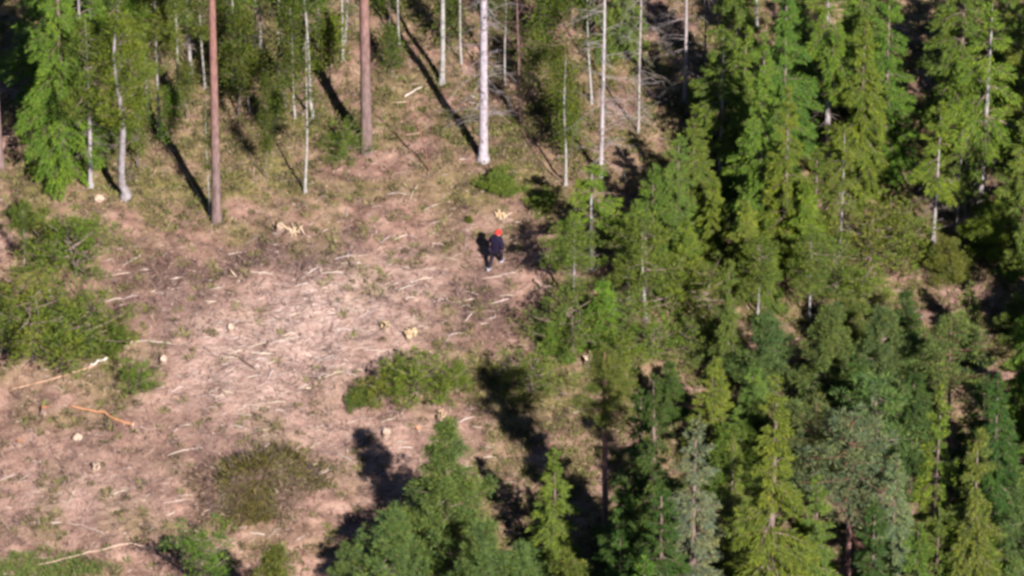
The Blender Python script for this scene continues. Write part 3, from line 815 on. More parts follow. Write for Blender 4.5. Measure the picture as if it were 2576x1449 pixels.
 (SA, 830, 210, 3.6, G_BRT, 'leafy sapling between white birch stem and red pine', 1.3),
 (SA, 985, 190, 2.6, G_OLV, 'low olive sapling right of the red pine, in its shade', 1.3),
 (SA, 1130, 130, 3.4, G_OLV, 'olive sapling between mottled birch and thick pale stem', 1.3),
 (SA, 1380, 150, 4.0, G_BRT, 'yellow-green sapling at the top between the dead stems', 1.3),
 (SA, 1430, 400, 3.0, G_BRT, 'low leafy sapling at the foot of the thin green birch', 1.3),
 (SP, 1850, 330, 10.5, G_SPR, 'high spruce behind the cream-stemmed one, at the top edge', .9, 2),
 (SP, 1965, 470, 10.8, G_SPR, 'dense spruce left of the long white stem, foremost', .95, 3),
 (SP, 1870, 470, 8.2, G_BRT, 'bright spruce close behind the cream stem, on its right', .9, 1),
 (SP, 2165, 470, 8.5, G_BRT, 'bright spruce right of the long white stem', .9, 1),
 (SP, 2412, 300, 9.5, G_SPR, 'spruce filling the top between black gap and pink-white stem', 1.0, 1),
 (SP, 2520, 250, 8.0, G_SPR, 'spruce at the top right corner', 1.0, 1),
 (SP, 1640, 640, 4.6, G_SPR, 'shaded green spruce behind the short white stem', 1.1, 0),
 (SP, 1720, 720, 3.6, G_BRT, 'bright spruce in the middle of the wood edge mass', 1.2, 0),
 (SC, 1780, 800, 2.6, G_OLV, 'olive young pine left of the dark columnar spruce', 1.2),
 (SP, 1930, 770, 3.6, G_OLV, 'olive spruce right above the dark columnar spruce', 1.0, 0),
 (SP, 2020, 700, 5.0, G_BRT, 'bright spruce left of the thin cream stem', 1.0, 0),
 (SC, 2100, 740, 2.4, G_OLV, 'olive young pine at the foot of the thin cream stem', 1.2),
 (SC, 1740, 900, 1.8, G_OLV, 'olive young pine in the pinkish opening inside the wood', 1.2),
 (SC, 1640, 900, 1.7, G_YEL, 'low olive young pine above the dark green spruce', 1.2),
 (YP, 2130, 900, 3.0, G_OLV, 'olive young pine amid the three grey-green ones', 1.4, 0),
 (YP, 2300, 1010, 3.2, G_BLU, 'low grey-green pine left of the spiky blue-green pine', 1.4, 0),
 (BP, 2200, 1250, 6.0, G_BLU, 'grey-green pine above the broad foreground pine', 1.3, 0),
 (YP, 2010, 1220, 4.0, G_BLU, 'grey-green pine top between the spruces of the foreground', 1.2, 0),
 (YP, 1840, 1250, 3.6, G_OLV, 'olive pine top wedged between the two biggest spruces', 1.2, 0),
 (YP, 2560, 860, 2.2, G_OLV, 'olive young pine at the right edge by the pale patch', 1.4, 0),
 (YP, 2380, 700, 2.0, G_OLV, 'low olive young pine above the bare dark patch', 1.5, 0),
 (YP, 1600, 1560, 3.0, G_OLV, 'olive pine top at the bottom edge in deep shade', 1.2, 0),
 (SP, 1830, 1500, 8.4, G_OLV, 'olive spruce filling the gap between the two biggest spruces', .8, 1),
 (SP, 2240, 1560, 8.4, G_GRY, 'greyish spruce behind the narrow yellow-green one', .85, 1),
 (SP, 2350, 1620, 7.0, G_OLV, 'olive spruce at the bottom edge left of the bright rounded pine', .8, 0),
 (BP, 2045, 1400, 8.0, G_BLU, 'grey-green pine between the tallest spruce and the broad pine', 1.2, 1, 0, (.75, .52, .47)),
 (SP, 1560, 1640, 6.6, G_DRK, 'dark spruce top at the bottom edge in the shade', .8, 0),
 (SP, 2500, 1330, 8.0, G_DRK, 'dark spruce in shade by the right edge, lower', .9, 1),
 (SP, 1745, 570, 5.6, G_OLV, 'drooping olive spruce left of the cream stem', 1.1, 1),
 (YP, 690, 1640, 5.4, G_OLV, 'pine tip added at the bottom edge to cast shade below the brush mound', .9, 1),  # added tree, placed for the dark patch its shadow makes
 (SP, 2430, 900, 4.0, G_OLV, 'small olive spruce behind the spiky blue-green pine', .8, 0),
 (BI, 240, 335, 9, G_BRT, 'thin birch stem behind the slender pale stem, upper left', .9, 1),
 (BI, 352, 262, 8, G_BRT, 'thin birch stem deep behind the crooked grey trunk', .9, 0),
 (BI, 155, 415, 7, G_BRT, 'leaning thin birch in front of the big bright spruce', .9, 0),
 (BI, 585, 215, 9, G_OLV, 'thin birch right beside the brown pine near the top', .9, 1),
 (BI, 700, 190, 9, G_BRT, 'thin birch near the top between brown pine and white poles', .9, 1),
 (BI, 742, 300, 6, G_OLV, 'leafy thin birch touching the white poles on their left', .9, 0),
 (BI, 862, 150, 9, G_OLV, 'thin birch near the top left of the red pine', .8, 1),
 (BI, 1005, 120, 9, G_OLV, 'thin birch near the top right of the red pine', .8, 1),
 (BI, 1160, 160, 9, G_BRT, 'thin birch near the top left of the thick pale stem', .8, 1),
 (BI, 1355, 130, 9, G_OLV, 'thin birch near the top right of the dull reddish stem', .8, 1),
 (BI, 1270, 215, 7, G_OLV, 'thin birch between thick pale stem and dull reddish stem', .8, 0),
 (SP, 1560, 120, 7.0, G_OLV, 'olive spruce at the top behind the white dead stems', .8, 0),
 (SP, 1660, 760, 3.2, G_SPR, 'green spruce on the right of the shaded pocket', 1.2, 0),
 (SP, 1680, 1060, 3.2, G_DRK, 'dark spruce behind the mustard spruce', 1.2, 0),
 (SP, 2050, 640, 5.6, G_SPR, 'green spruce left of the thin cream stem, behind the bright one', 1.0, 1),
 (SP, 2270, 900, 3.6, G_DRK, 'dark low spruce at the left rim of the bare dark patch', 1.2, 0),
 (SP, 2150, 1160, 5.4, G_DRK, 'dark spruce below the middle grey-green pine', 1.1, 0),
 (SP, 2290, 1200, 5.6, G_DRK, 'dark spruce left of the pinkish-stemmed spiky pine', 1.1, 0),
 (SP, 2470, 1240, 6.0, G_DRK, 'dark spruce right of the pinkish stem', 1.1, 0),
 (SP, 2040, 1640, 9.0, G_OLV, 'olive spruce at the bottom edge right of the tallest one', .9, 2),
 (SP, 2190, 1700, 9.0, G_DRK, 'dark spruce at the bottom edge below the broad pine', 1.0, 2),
 (BP, 1440, 775, 4.6, G_OLV, 'slim olive pine nearest the person at the wood edge', 1.25, 0),
 # --- wood beyond the right edge, whose shade falls into the picture
 (SP, 2680, 560, 13, G_SPR, 'spruce just outside the right edge, upper'),
 (SP, 2700, 980, 13, G_SPR, 'spruce just outside the right edge, middle'),
 (SP, 2690, 1280, 12, G_SPR, 'spruce just outside the right edge, lower'),
 (SP, 2290, 1760, 9, G_SPR, 'spruce just below the bottom edge at the right'),
 (SP, 1620, 1790, 8, G_SPR, 'spruce just below the bottom edge in the middle'),
]
for row in TREE_ROWS: plant(*row)

# ------------------------------------------------------------------ stumps
def stump(u, v, r, h, cut, label, ragged=.10):
    p = at(u, v)
    rr = np.random.default_rng(int(u * 31 + v))
    t = thing('tree_stump', label, 'stump', (p.x, p.y, float(ground_z(p.x, p.y)) - .03), rr.uniform(0, 6.28), 'stumps left on the clearing')
    n = 16
    th = np.linspace(0, 2 * math.pi, n, endpoint=False)
    lob = .10 * np.sin(th * 3 + rr.uniform(0, 6)) + .07 * np.sin(th * 2 + rr.uniform(0, 6)) + rr.normal(0, .03, n)
    rim = h + ragged * h * (np.sin(th + rr.uniform(0, 6)) * 1.2 + rr.normal(0, .5, n))
    rings = []
    for z, k, w in ((-.12, 1.75, 2.2), (.03, 1.45, 1.8), (.3, 1.1, 1.0), (1, 1.0, .8)):
        zz = np.full(n, z) if z < .1 else z * rim
        rk = r * (k + lob * w)
        rings.append(np.stack([np.cos(th) * rk, np.sin(th) * rk, zz], -1))
    v_ = np.concatenate(rings); i, j = np.meshgrid(np.arange(3), np.arange(n), indexing='ij')
    q = Q(); q.add(v_, np.stack([i * n + j, i * n + (j + 1) % n, (i + 1) * n + (j + 1) % n, (i + 1) * n + j], -1).reshape(-1, 4))
    link('bark', q.mesh('bark', M_STUMPBARK, True), t, color=(1, 1, 1))
    c = Q(); top = rings[-1] * [.95, .95, 1] + [0, 0, .006]
    zm = top[:, 2].mean()
    mid = top * [.5, .5, 1]; mid[:, 2] = (top[:, 2] + zm) / 2 + rr.normal(0, .02, n) * (ragged > .15)
    vv = np.concatenate([top, mid, [[0, 0, zm]]]); jj = np.arange(n)
    f = [[a, (a + 1) % n, n + (a + 1) % n, n + a] for a in range(n)] + [[n + a, n + (a + 1) % n, n + (a + 2) % n, 2 * n] for a in range(0, n, 2)]
    c.add(vv, f)
    link('cut_face', c.mesh('cut_face', cut), t)
    if ragged > .15:                                # torn splinters standing on the rim
        for k in range(5):
            a = rr.uniform(0, 6.28); b = np.array([math.cos(a) * r * .8, math.sin(a) * r * .8, h * .9])
            sp_ = Q(); sp_.tube([b, b + [rr.normal(0, .03), rr.normal(0, .03), .12], b + [rr.normal(0, .06), rr.normal(0, .06), .24]], [.05, .035, .006], 5)
            link('splinter', sp_.mesh('splinter', cut), t)
    t.rotation_euler[0] = rr.uniform(-.1, .16); t.rotation_euler[1] = rr.uniform(-.12, .12)
    return t
for a in [
 (250, 504, .19, .14, M_CUT_PALE, 'white cut stump at the upper left, below the crooked grey trunk'),
 (706, 578, .18, .26, M_CUT_PALE, 'pale stump beside the splintered yellow wood'),
 (582, 832, .12, .24, M_CUT_PALE, 'small whitish stump left of the pale slash'),
 (412, 910, .13, .24, M_CUT_PALE, 'bright white stump right of the big left bush'),
 (971, 832, .17, .20, M_CUT_YELLOW, 'broken stump with splinters left of the biggest stump', .35),
 (1036, 852, .24, .30, M_CUT_YELLOW, 'biggest stump with a yellow top, middle of the clearing', .2),
 (112, 1036, .15, .28, M_CUT_ORANGE, 'orange stump at the left, near the orange-brown log'),
 (195, 1104, .18, .13, M_CUT_PALE, 'cream oval stump below the orange-brown log'),
 (50, 1114, .12, .20, M_CUT_ORANGE, 'dull orange stump at the left edge'),
 (242, 1180, .15, .18, M_CUT_PALE, 'cream and bark-brown stump lowest at the left', .25),
 (972, 1098, .16, .28, M_CUT_PALE, 'grey-sided stump left of the small orange stump'),
 (1052, 1080, .09, .13, M_CUT_ORANGE, 'small glowing orange stump'),
 (1108, 1058, .15, .26, M_CUT_YELLOW, 'yellowish stump above the tall blue-green pine top', .25),
 (1262, 548, .21, .16, M_CUT_YELLOW, 'pale flat stump behind the person, at the shadow edge', .2),
 (1482, 914, .17, .30, M_CUT_PALE, 'pale stump at the wood edge beside a yellow-green pine', .25),
 (1088, 886, .11, .10, M_CUT_YELLOW, 'little yellowish stump right of the biggest stump'),
 (846, 609, .08, .08, M_CUT_PALE, 'tiny white stump right of the dark heather patch'),
]: stump(*a)

# splintered yellow wood beside the pale stump
def splinters(u, v, label, n=11, s=.55):
    p = at(u, v); r = np.random.default_rng(int(u))
    t = thing('splintered_wood', label, 'broken wood', (p.x, p.y, p.z), 0)
    for k in range(n):
        a = r.uniform(0, 3.14); l = s * r.uniform(.5, 1.2); d = np.array([math.cos(a), math.sin(a) * .7, r.uniform(.05, .6)])
        c = np.array([r.normal(0, .18), r.normal(0, .14), .05])
        q = Q(); q.tube(np.stack([c - d * l * .3, c + d * l * .2, c + d * l * .7]), [.02, .05 * r.uniform(.6, 1.3), .008], 5)
        link('splinter', q.mesh('splinter', M_CUT_YELLOW if k % 3 else M_CUT_PALE), t)
splinters(738, 582, 'heap of splintered yellow wood beside the pale stump')
splinters(600, 700, 'few pale splinters left of the dark heather patch', 5, .4)

# ------------------------------------------------------------------ logs and sticks
def stick_obj(name, pts_uv, r, col, label, cat, group=None, lift=.06, cut=None, cutend=-1):
    P = [at(*p) for p in pts_uv]
    rr = np.random.default_rng(int(sum(pts_uv[0])))
    base = P[0]
    pts = []
    for a, b in zip(P[:-1], P[1:]):
        for s in np.linspace(0, 1, 5)[:-1]:
            q_ = a.lerp(b, s); pts.append([q_.x, q_.y, float(ground_z(q_.x, q_.y)) + lift + r])
    pts.append([P[-1].x, P[-1].y, float(ground_z(P[-1].x, P[-1].y)) + lift + r])
    pts = np.array(pts)
    pts[:, 2] = np.convolve(np.pad(pts[:, 2], 2, 'edge'), np.ones(5) / 5, 'valid')
    pts[1:-1] += rr.normal(0, r * .5, pts[1:-1].shape) * [1, 1, .4]
    pts -= np.array(base)
    rad = r * np.linspace(1, .55, len(pts)) if cutend == 0 else r * np.linspace(.5, 1, len(pts))
    q = Q(); q.tube(pts, rad, 7)
    if cut is None:
        t = thing(name, label, cat, base, 0, group, q.mesh(name, M_STICK, True)); t.color = (*col, 1)
    else:
        t = thing(name, label, cat, base, 0, group)
        link('bark', q.mesh('bark', M_STICK, True), t, color=col)
        e = pts[cutend]; d = unit(pts[cutend] - pts[-2 if cutend == -1 else 1])
        c = Q(); c.tube(np.stack([e - d * .01, e + d * .012, e + d * .0125]), [r * 1.02, r * 1.02, .002], 9)
        link('cut_end', c.mesh('cut_end', cut), t)
    return t

stick_obj('fallen_log', [(30, 984), (140, 955), (238, 924)], .055, (.34, .22, .15), 'long thin barked log pointing at the green bush, left', 'log', None, .05, M_CUT_PALE)
stick_obj('fallen_branch', [(226, 930), (245, 918), (270, 911)], .06, (.60, .55, .50), 'bright white split piece at the upper end of the long thin log', 'branch', None, .14)
stick_obj('fallen_log', [(178, 1024), (262, 1046), (336, 1076)], .075, (.36, .18, .10), 'orange-brown log with a pale round cut end', 'log', None, .05, M_CUT_PALE)
stick_obj('fallen_log', [(1346, 712), (1372, 734), (1398, 756)], .085, (.30, .21, .17), 'short dead log at the wood edge right of the person', 'log', None, .08, M_CUT_PALE, 0)
stick_obj('fallen_branch', [(95, 1426), (180, 1408), (265, 1388), (330, 1372), (362, 1380), (385, 1388)], .045, (.40, .29, .23), 'long crooked pale branch at the bottom left', 'branch', None, .08)
stick_obj('fallen_branch', [(165, 1318), (215, 1330), (262, 1350)], .03, (.38, .29, .25), 'bent pale branch above the long crooked one', 'branch', None, .08)
stick_obj('fallen_branch', [(550, 808), (585, 798), (625, 790)], .03, (.33, .23, .18), 'curved brown stick above the small whitish stump', 'branch', None, .08)
stick_obj('fallen_branch', [(560, 894), (605, 905), (640, 930)], .028, (.13, .09, .08), 'dark curved stick below the pale slash', 'branch', None, .08)
stick_obj('fallen_branch', [(290, 870), (360, 862), (430, 866)], .022, (.50, .42, .38), 'faint grey stick right of the green bush pair', 'branch', None, .08)
stick_obj('fallen_branch', [(405, 355), (470, 450), (535, 550)], .03, (.30, .21, .17), 'thin pole lying along the shadow of the brown pine', 'branch', None, .12)
stick_obj('fallen_branch', [(600, 300), (608, 360), (635, 410), (668, 452)], .022, (.12, .09, .08), 'dark bowed pole standing in for shadow between brown pine and white pole', 'branch', None, .12)  # mostly a cast shadow, modelled as a dark pole on the ground
stick_obj('fallen_branch', [(1308, 330), (1350, 400), (1420, 466)], .028, (.28, .19, .14), 'long brown pole lying towards the thin green birch', 'branch', None, .12)
stick_obj('fallen_branch', [(1200, 175), (1290, 280), (1300, 300)], .03, (.16, .12, .12), 'dark pole standing in for shadow behind the thick pale stem', 'branch', None, .12)  # shadow line of the reddish dead stem, built as a dark pole
stick_obj('fallen_branch', [(1062, 232), (1040, 240), (1018, 252)], .035, (.55, .47, .43), 'white broken bough above the bent dead sapling', 'branch', None, .2)

# bent dead sapling in front of the red pine
def dead_sapling():
    p = at(1080, 428)
    t = thing('dead_sapling', 'bent dead reddish sapling with pale snapped twigs', 'dead tree', p)
    q = Q(); L = np.array([[0, 0, -.1], [-.14, .02, 1.0], [-.34, .05, 2.0], [-.62, .1, 2.9], [-.90, .1, 3.6]]); q.tube(L, [.03, .028, .025, .02, .012], 6)
    link('trunk', q.mesh('trunk', M_STICK, True), t, color=(.22, .11, .09))
    for k, (z, dx, dz) in enumerate(((1.9, -.5, -.05), (3.3, .35, .5), (2.5, .45, .6), (3.5, -.5, .02), (1.3, .3, .5))):
        x0 = np.interp(z, L[:, 2], L[:, 0])
        b = Q(); b.tube([[x0, .05, z], [x0 + dx * .5, .02, z + dz * .5], [x0 + dx, 0, z + dz]], [.016, .013, .008], 5)
        pale = k in (0, 3)
        o = link('branch', b.mesh('branch', M_STICK), t, color=(.50, .34, .28) if pale else (.24, .13, .10))
        if pale: o['label'] = 'pale snapped twig'
dead_sapling()

# pale sticks of the slash: one object each, a dozen shapes
stick_meshes = []
for i in range(12):
    r = g(400 + i); L = 1.0
    x = np.linspace(-.5, .5, 7); amp = r.uniform(.01, .05)
    pts = np.stack([x, amp * np.sin(x * r.uniform(3, 7) + r.uniform(0, 6)) + r.normal(0, .01, 7), .03 * np.cos(x * 4) + r.normal(0, .006, 7)], -1)
    q = Q(); q.tube(pts, .026 * np.array([.35, .8, 1, 1, .9, .7, .3]), 5)
    if i % 2:
        q.tube([pts[3], pts[3] + [.1, .08, .03], pts[3] + [.2, .13, .03]], [.016, .012, .006], 4)
    stick_meshes.append(q.mesh('fallen_branch', M_STICK, True))
SPOTS = [(1010, 490), (985, 492), (1040, 488), (950, 520), (1085, 522), (870, 540), (970, 605), (1000, 600), (1030, 595), (1090, 590), (900, 645), (870, 647), (1130, 652), (1150, 645), (1075, 680), (1060, 705), (1020, 725), (1110, 690),
         (1280, 690), (1240, 700), (990, 720), (1275, 545), (640, 602), (700, 590), (590, 640), (660, 690), (290, 755), (330, 748), (400, 742), (440, 700), (310, 690), (330, 660), (870, 780), (900, 782), (930, 790), (850, 760), (960, 800),
         (720, 858), (740, 855), (700, 862), (780, 850), (660, 890), (650, 868), (680, 945), (640, 950), (700, 948), (820, 905), (860, 880), (880, 945), (840, 945), (905, 935), (940, 885), (760, 975), (770, 978), (680, 915), (610, 1030), (630, 1025),
         (690, 1015), (540, 985), (555, 1000), (575, 990), (520, 1000), (480, 1130), (500, 1128), (450, 1138), (920, 1085), (890, 1105), (940, 1155), (870, 1155), (1165, 1062), (1200, 1078), (1010, 1115), (1020, 1130), (820, 1190),
         (150, 1245), (290, 1245), (300, 1240), (440, 1265), (460, 1250), (320, 1180), (180, 1255), (540, 1255), (430, 1295), (600, 1330), (650, 1345), (690, 1340), (480, 1340), (380, 1335), (560, 1385), (140, 1315), (60, 1205), (20, 1203),
         (1240, 1190), (1280, 1215), (1450, 1040), (1230, 1130), (1180, 800), (1130, 850), (1150, 842), (1100, 760), (1190, 740), (1260, 760), (800, 1075), (840, 690), (760, 720), (780, 690), (530, 760), (1225, 480)]
pn = 0
for i in range(210):
    if i < len(SPOTS): u, v = SPOTS[i]
    else:
        while True:
            u, v = random.gauss(800, 280), random.gauss(880, 230)
            p = at(u, v); m_ = cover_masks(np.array([p.x]), np.array([p.y]))
            if 0 < u < 1400 and 430 < v < 1440 and m_[3][0] > .5 and random.random() < .35 + m_[1][0]: break
    p = at(u, v)
    pale = random.random()
    big = i < len(SPOTS)
    t = thing('fallen_branch', 'pale stripped stick lying loose on the clearing floor', 'branch', (p.x, p.y, float(ground_z(p.x, p.y)) + .05), random.gauss(.30, .33), 'pale sticks strewn over the clearing', stick_meshes[i % 12])
    l = random.uniform(.35, .95) if big else random.uniform(.2, .6)
    t.scale = (l, l * .8, random.uniform(.5, .95) * (.9 if big else .8))
    t.scale[1] = t.scale[2]
    t.rotation_euler[1] = random.gauss(0, .06)
    c = .34 + .28 * pale
    t.color = (c, c * random.uniform(.80, .9), c * random.uniform(.66, .84), 1)

# ------------------------------------------------------------------ mossy brush mound
def brush_mound():
    p = at(662, 1230)
    t = thing('brush_mound', 'shaggy olive mound of hanging brush with dark twigs on top', 'brush pile', p)
    r = g(500)
    n, m = 34, 12
    th = np.linspace(0, 2 * math.pi, n, endpoint=False)
    def surf(a, e):                                # lobed, lopsided hump
        lump = 1 + .22 * np.sin(a * 2 + .6) * np.cos(e) + .14 * np.sin(a * 5 + e * 4) + .08 * np.sin(a * 9 - e * 7)
        return np.stack([np.cos(a) * np.cos(e) * 1.8 * lump, np.sin(a) * np.cos(e) * 1.65 * lump + .15, (np.sin(e) * .60 * (.8 + .35 * np.cos(a - 1.9)) * (1 + .18 * np.sin(a * 3 + e * 5))) - .06], -1)
    q = Q(); T, Pp = np.meshgrid(th, np.linspace(0, math.pi / 2, m), indexing='ij')
    i, j = np.meshgrid(np.arange(n), np.arange(m - 1), indexing='ij')
    q.add(surf(T, Pp).reshape(-1, 3), np.stack([i * m + j, ((i + 1) % n) * m + j, ((i + 1) % n) * m + j + 1, i * m + j + 1], -1).reshape(-1, 4))
    link('mound', q.mesh('mound', flat('peat', (.075, .05, .04), .95, .5, 5), True), t)
    k = 15000
    a = r.uniform(0, 2 * math.pi, k); e = np.arcsin(r.random(k) ** .9)
    P = surf(a, e)
    P[:, :2] *= 1 + (np.clip(.45 - e, 0, 1) * r.uniform(0, 1.0, k))[:, None]
    nz = vnoise(P[:, 0] + 9, P[:, 1] * .6 + 3, 1.1, 31)
    for nm, mt_, lo, hi, ln, wd, dr in (('hanging_strands', M_BRUSH, .58, 2, (.15, .42), (.02, .045), .75), ('heath_cover', M_HEATH, .30, .66, (.06, .16), (.02, .05), .1), ('dry_stems', M_LITTER, -1, .42, (.12, .4), (.012, .03), .3)):
        kk = (nz + r.normal(0, .05, k) > lo) & (nz < hi)
        A, Ee, PP = a[kk], e[kk], P[kk] + r.normal(0, .03, (kk.sum(), 3)) + [0, 0, .05]
        out = np.stack([np.cos(A), np.sin(A), 0 * A], -1); c_ = len(A)
        D = unit(out * r.uniform(.1, .6, c_)[:, None] + np.array([0, -.25, -1]) * dr * r.uniform(.3, 1.1, c_)[:, None] + r.normal(0, .42, (c_, 3)) + [0, 0, .3 * (1 - dr)])
        sd = unit(np.cross(D, out + r.normal(0, .4, (c_, 3))))
        b = Q(); b.blades(PP, D, sd, r.uniform(*ln, c_), r.uniform(*wd, c_))
        link(nm, b.mesh(nm, mt_), t)['kind'] = 'stuff'
    w = Q()
    for s in range(190):
        a_ = r.normal(2.2, 1.1); e_ = r.uniform(.1, 1.0); c = surf(np.array([a_]), np.array([e_]))[0] + [0, 0, .04]
        d = unit(r.normal(0, 1, 3) + [0, .2, .35]); l = r.uniform(.2, .7)
        w.tube([c, c + d * l * .5 + r.normal(0, .04, 3), c + d * l], [.018, .013, .005], 4)
    link('dead_twigs', w.mesh('dead_twigs', M_TWIG), t, color=(.55, .5, .55))['kind'] = 'stuff'
brush_mound()

# ------------------------------------------------------------------ the person
def skin_mesh(name, verts, edges, radii, m, root=0, level=2):
    me = bpy.data.meshes.new(name); me.from_pydata(verts, edges, [])
    o = bpy.data.objects.new(name, me); COL.objects.link(o)
    mod = o.modifiers.new('Skin', 'SKIN'); mod.use_smooth_shade = True
    for i, sv in enumerate(me.skin_vertices[0].data):
        r = radii[i]; sv.radius = (r, r) if not isinstance(r, tuple) else r
        sv.use_root = i == root
    sub = o.modifiers.new('Subdivision', 'SUBSURF'); sub.levels = sub.render_levels = level
    dg = bpy.context.evaluated_depsgraph_get()
    out = bpy.data.meshes.new_from_object(o.evaluated_get(dg))
    bpy.data.objects.remove(o); bpy.data.meshes.remove(me)
    out.name = name
    out.materials.clear(); out.materials.append(m)
    return out

def merge(name, meshes, m):
    import bmesh
    bm = bmesh.new()
    for me in meshes: bm.from_mesh(me)
    me = bpy.data.meshes.new(name); bm.to_mesh(me); bm.free()
    me.materials.append(m)
    for p in me.polygons: p.use_smooth = True
    return me

def ellipsoid(c, r, n=14, m=9, lo=-math.pi / 2):
    q = Q(); th = np.linspace(0, 2 * math.pi, n, endpoint=False); ph = np.linspace(lo, math.pi / 2 - .02, m)
    T, Pp = np.meshgrid(th, ph, indexing='ij')
    v = np.stack([np.cos(T) * np.cos(Pp) * r[0] + c[0], np.sin(T) * np.cos(Pp) * r[1] + c[1], np.sin(Pp) * r[2] + c[2]], -1)
    i, j = np.meshgrid(np.arange(n), np.arange(m - 1), indexing='ij')
    q.add(v.reshape(-1, 3), np.stack([i * m + j, ((i + 1) % n) * m + j, ((i + 1) % n) * m + j + 1, i * m + j + 1], -1).reshape(-1, 4))
    return q

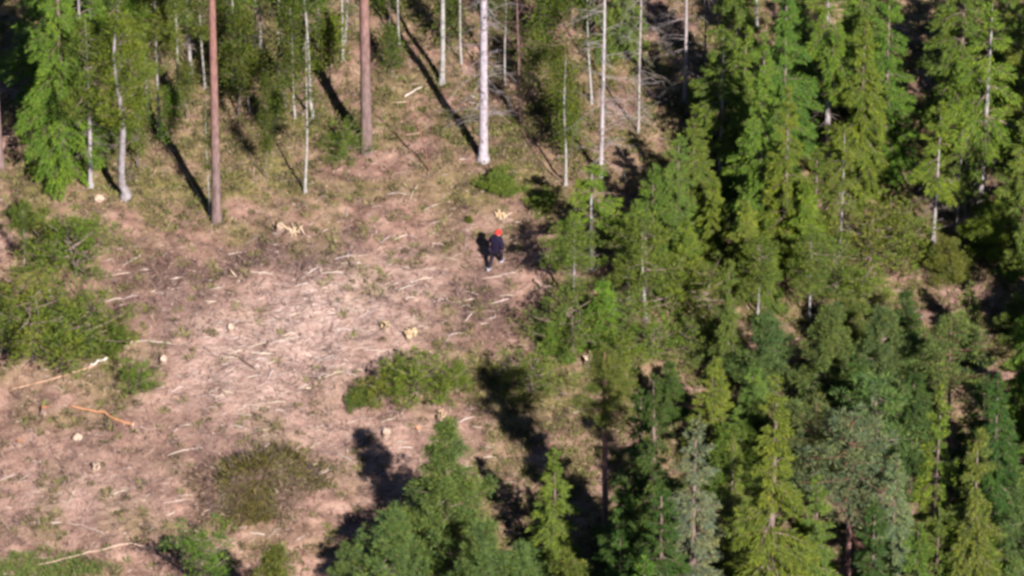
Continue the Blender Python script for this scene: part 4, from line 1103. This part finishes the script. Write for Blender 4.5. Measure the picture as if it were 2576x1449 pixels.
def person():
    p = at(1246, 670)
    t = thing('person', 'person in dark navy jacket and red knit hat striding across the clearing', 'person', (p.x, p.y, float(ground_z(p.x, p.y)) + .0), R(-30))
    skin = flat('skin', (.42, .27, .20), .6, .08); navy = flat('navy_cloth', (.010, .007, .022), .85, .35, 30); dark = flat('dark_trousers', (.016, .011, .022), .85, .35, 30)
    red = flat('red_knit', (.50, .038, .030), .85, .15, 60); shoe = flat('pale_shoe', (.38, .36, .42), .7, .1); bob = flat('brown_bobble', (.13, .08, .05), .95, .3, 60); black = flat('eye', (.02, .02, .02), .3, .1)
    J = dict(pel=(0, 0, .90), sp=(0, .05, 1.10), ch=(0, .12, 1.30), nk=(0, .19, 1.45), hd=(0, .235, 1.565), tp=(0, .245, 1.66),
             sR=(.185, .12, 1.36), eR=(.285, -.02, 1.13), wR=(.265, .14, .93), sL=(-.185, .12, 1.36), eL=(-.30, .08, 1.12), wL=(-.235, .29, 1.00),
             hR=(.095, 0, .86), kR=(.10, .25, .50), aR=(.09, .30, .10), hL=(-.095, 0, .86), kL=(-.105, -.06, .47), aL=(-.09, -.36, .15))
    names = list(J); ix = {n: i for i, n in enumerate(names)}
    ed = [('pel', 'sp'), ('sp', 'ch'), ('ch', 'nk'), ('nk', 'hd'), ('hd', 'tp'), ('ch', 'sR'), ('sR', 'eR'), ('eR', 'wR'), ('ch', 'sL'), ('sL', 'eL'), ('eL', 'wL'), ('pel', 'hR'), ('hR', 'kR'), ('kR', 'aR'), ('pel', 'hL'), ('hL', 'kL'), ('kL', 'aL')]
    rad = dict(pel=.14, sp=.13, ch=.14, nk=.055, hd=.092, tp=.07, sR=.065, eR=.045, wR=.032, sL=.065, eL=.045, wL=.032, hR=.095, kR=.06, aR=.042, hL=.095, kL=.06, aL=.042)
    body = [skin_mesh('body', [J[n] for n in names], [(ix[a], ix[b]) for a, b in ed], [rad[n] for n in names], skin)]
    for sgn, w, e in ((1, 'wR', 'eR'), (-1, 'wL', 'eL')):                   # hands: palm, four unequal bent fingers and a thumb
        W = np.array(J[w]); d = unit(W - np.array(J[e])); sd = unit(np.cross(d, [0, 0, 1.0])) ; nrm = np.cross(sd, d)
        q = Q(); q.tube([W - d * .02, W + d * .03, W + d * .07, W + d * .09], [.026, .036, .038, .030], 8)
        for k, L in enumerate((.065, .078, .072, .055)):
            o = W + d * .085 + sd * (k - 1.5) * .017
            q.tube([o, o + d * L * .5 - nrm * .008 * sgn, o + d * L * .8 - nrm * .028 * sgn, o + d * L * .9 - nrm * .034 * sgn], [.0095, .009, .008, .004], 6)
        o = W + d * .03 + sd * .035
        q.tube([o, o + sd * .02 + d * .03, o + sd * .018 + d * .055, o + sd * .014 + d * .06], [.012, .011, .009, .004], 6)
        body.append(q.mesh('hand', skin, True))
    q = ellipsoid((0, .335, 1.55), (.016, .022, .022), 8, 6); body.append(q.mesh('nose', skin))
    for s in (-1, 1):
        q = ellipsoid((s * .093, .225, 1.56), (.012, .024, .034), 8, 6); body.append(q.mesh('ear', skin))
    bo = link('body', merge('body', body, skin), t)
    for s in (-1, 1): link('eye', ellipsoid((s * .035, .318, 1.58), (.012, .010, .010), 8, 6).mesh('eye', black, True), t)
    link('mouth', ellipsoid((0, .318, 1.515), (.026, .010, .008), 8, 6).mesh('mouth', flat('lips', (.35, .14, .12), .5, .1), True), t)
    # clothes over the body
    jn = ['pel', 'sp', 'ch', 'nk', 'sR', 'eR', 'wR', 'sL', 'eL', 'wL']
    JJ = dict(J); JJ['pel'] = (0, -.01, .70); JJ['nk'] = (0, .19, 1.50)
    jr = dict(pel=(.215, .18), sp=(.225, .18), ch=(.22, .18), nk=.11, sR=.098, eR=.078, wR=.052, sL=.098, eL=.078, wL=.052)
    jx = {n: i for i, n in enumerate(jn)}
    je = [('pel', 'sp'), ('sp', 'ch'), ('ch', 'nk'), ('ch', 'sR'), ('sR', 'eR'), ('eR', 'wR'), ('ch', 'sL'), ('sL', 'eL'), ('eL', 'wL')]
    link('jacket', skin_mesh('jacket', [JJ[n] for n in jn], [(jx[a], jx[b]) for a, b in je], [jr[n] for n in jn], navy), t)
    ln = ['pel', 'hR', 'kR', 'aR', 'hL', 'kL', 'aL']; lx = {n: i for i, n in enumerate(ln)}
    lr = dict(pel=.16, hR=.115, kR=.082, aR=.068, hL=.115, kL=.082, aL=.068)
    le = [('pel', 'hR'), ('hR', 'kR'), ('kR', 'aR'), ('pel', 'hL'), ('hL', 'kL'), ('kL', 'aL')]
    link('trousers', skin_mesh('trousers', [J[n] for n in ln], [(lx[a], lx[b]) for a, b in le], [lr[n] for n in ln], dark), t)
    hat = ellipsoid((0, .222, 1.60), (.128, .140, .122), 18, 9, -.15)
    q = Q(); q.tube([[0, .222, 1.575], [0, .222, 1.585], [0, .222, 1.62], [0, .222, 1.63]], [.122, .138, .138, .122], 18)
    ho = link('knit_hat', merge('knit_hat', [hat.mesh('hat', red, True), q.mesh('cuff', red, True)], red), t)
    link('bobble', ellipsoid((0, .225, 1.735), (.034, .034, .034), 10, 7).mesh('bobble', bob, True), ho)
    for s, ank, tilt, z in ((1, J['aR'], .05, .045), (-1, J['aL'], .32, .075)):
        y = ank[1]; q = Q()
        pts = np.array([[ank[0], y - .085, z + .01 + tilt * .15], [ank[0], y - .04, z + .012 + tilt * .1], [ank[0], y + .05, z], [ank[0], y + .14, z - tilt * .10], [ank[0], y + .205, z - .012 - tilt * .12]])
        pts[:, 2] = np.maximum(pts[:, 2], .035)
        q.tube(pts, [.03, .052, .053, .048, .022], 10)
        q.tube([[ank[0], y - .025, z], [ank[0], y - .015, z + .07], [ank[0], y - .01, z + .12]], [.05, .055, .058], 10)
        link('shoe', q.mesh('shoe', shoe, True), t)
person()
